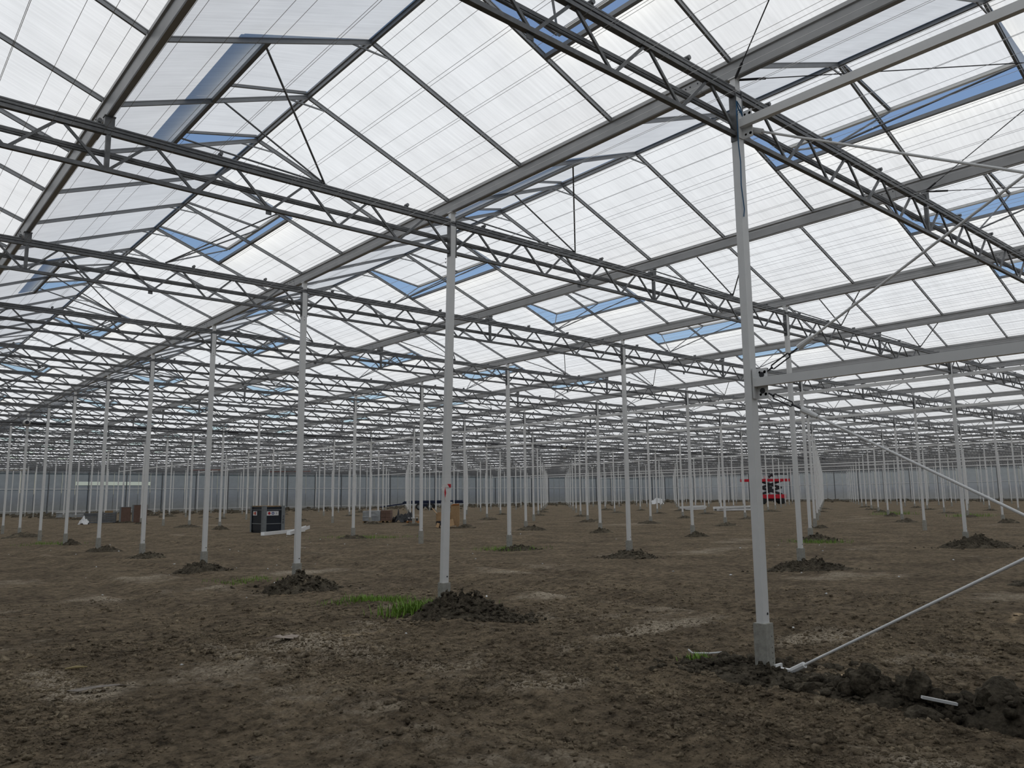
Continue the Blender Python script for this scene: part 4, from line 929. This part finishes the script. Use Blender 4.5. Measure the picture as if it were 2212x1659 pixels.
# piles of white channels
for (bx, by, L_, n_, nm) in ((60.6, 45.6, 2.5, 5, 'short'), (58.6, 38.9, 4.2, 6, 'long')):
    for k in range(n_):
        r_ = random.Random(bx + k * 3); dx, dy = math.cos(RZ + r_.uniform(-.2, .2)), math.sin(RZ + r_.uniform(-.2, .2)); row = k // 3; o_ = (k % 3 - 1) * .34
        c = Vector((bx - o_ * dy * .9, by + o_ * dx * .9, gz_(bx, by) + .12 + .2 * row))
        beam_at(f'white channel, {["first", "second", "third", "fourth", "fifth", "sixth"][k]} in the {nm} pile lying on the soil far off', c - Vector((dx, dy, 0)) * L_ / 2 + Vector((0, 0, r_.uniform(-.02, .02))), c + Vector((dx, dy, 0)) * L_ / 2 + Vector((0, 0, r_.uniform(0, .15))), .24, .18, M_WHITE, 'loose_channel', 'channel', f'white channels in the {nm} pile')
crumpled('foil_heap', 'heap of crumpled white foil far off before the corner of the house', 'foil', 101.5, 83.2, (1.2, .7), M_FOIL, 33, 1.1)
# rolls and folded screens hanging near the end wall
t = thing('roll_bar', 'black bar with a row of white rolls hanging before the end wall', 'rolls', (8.3, 101.5, 5.35), RZ)
q = MB(); q.tube([(-3.4, 0, 0), (2.2, 0, 0)], .07, 8); link('bar', q.mesh('bar', M_BLACK), t)
for k in range(9): q = MB(); q.tube([(-3.2 + .58 * k, 0, 0), (-2.82 + .58 * k, 0, 0)], .17, 12); link('roll', q.mesh('roll', M_FOIL), t)
for (x, y, L_, lab) in ((27.7, 93.8, 4.1, 'folded grey screen bundle with brown underside hanging, the shorter one'), (39.4, 95.5, 5.4, 'longer folded screen bundle with brown underside hanging under the roof')):
    t = thing('screen_bundle', lab, 'screen bundle', (x, y, 5.35), RZ)
    q = MB(); q.box((0, 0, .12), (L_, .4, .3)); link('folds', q.mesh('folds', M_FILM), t); q = MB(); q.box((0, 0, -.06), (L_, .42, .07)); link('batten', q.mesh('batten', M_RUST), t)

# ------------------------------------------------------------------ litter on the ground
M_PAPER = mat('dirty_paper', (0.36, 0.30, 0.25), .9); M_BARK = mat('grey_bark', (0.24, 0.21, 0.18), .9, 0, .25, 20)
def sheet(name, lab, cat, x, y, outline, material, h, rz, t_=.004):
    e = [(a, b, .02 + h * abs(math.sin(k * 2.1))) for k, (a, b) in enumerate(outline)]; n = len(e); q = MB()
    c = (sum(a for a, b in outline) / n, sum(b for a, b in outline) / n, .02 + h * .8)
    q.add(e + [c] + [(a, b, z - t_) for a, b, z in e] + [(c[0], c[1], c[2] - t_)], [(k, (k + 1) % n, n) for k in range(n)] + [((k + 1) % n + n + 1, k + n + 1, 2 * n + 1) for k in range(n)] + [(k, k + n + 1, (k + 1) % n + n + 1, (k + 1) % n) for k in range(n)])
    thing(name, lab, cat, (x, y, gz_(x, y) + .01), rz, None, q.mesh(name, material))
sheet('paper_scrap', 'torn pale sheet of paper lying flat on the bare soil', 'paper', -2.72, 4.66, [(-.22, -.02), (-.1, .0), (-.04, .12), (.02, .08), (.09, .12), (.2, .08), (.17, 0), (.02, -.09), (-.06, -.05)], M_PAPER, .035, RZ)
sheet('bark_strip', 'flat grey strip of bark at the end of the pale wheel track', 'bark', -4.95, 3.45, [(-.22, -.05), (-.05, .0), (.12, .08), (.24, .12), (.2, .05), (.05, -.04), (-.1, -.09)], M_BARK, .025, RZ)
q = MB(); q.tube([(-.17, .05, .045), (-.14, .0, .02), (.02, -.012, .018), (.16, .012, .022)], .010, 6); thing('bent_strip', 'bent white plastic strip lying near the braced post', 'strip', (.05, .72, gz_(.05, .72) + .03), RZ, None, q.mesh('bent_strip', M_FOIL))
q = MB(); q.bar((-.12, 0, .05), (.13, .0, .0), .03, .02); thing('white_stick', 'short white stick stuck between the lumps of the soil ridge', 'stick', (-.46, -1.70, gz_(-.5, -1.7) + .10), RZ - .05, None, q.mesh('white_stick', M_FOIL))
q = MB(); q.tube([(-.09, 0, .02), (0, .03, .03), (.09, .07, .025)], [.008, .014, .004], 6); thing('wood_sliver', 'pale yellowish curved sliver of wood on the soil', 'sliver', (-4.87, 4.62, gz_(-4.87, 4.62)), RZ, None, q.mesh('wood_sliver', mat('sliver_wood', (.36, .29, .14), .8)))
N = 60; sx_ = rng.uniform(-5, 18, N); sy_ = rng.uniform(0, 30, N); V, F = clods(sx_, sy_, ground_h(sx_, sy_), rng.uniform(.012, .03, N), .2)
link('white_scraps', fast_mesh('white_scraps', V, F, M_FOIL), kind='stuff', label='tiny white scraps scattered over the bare soil', category='scraps')
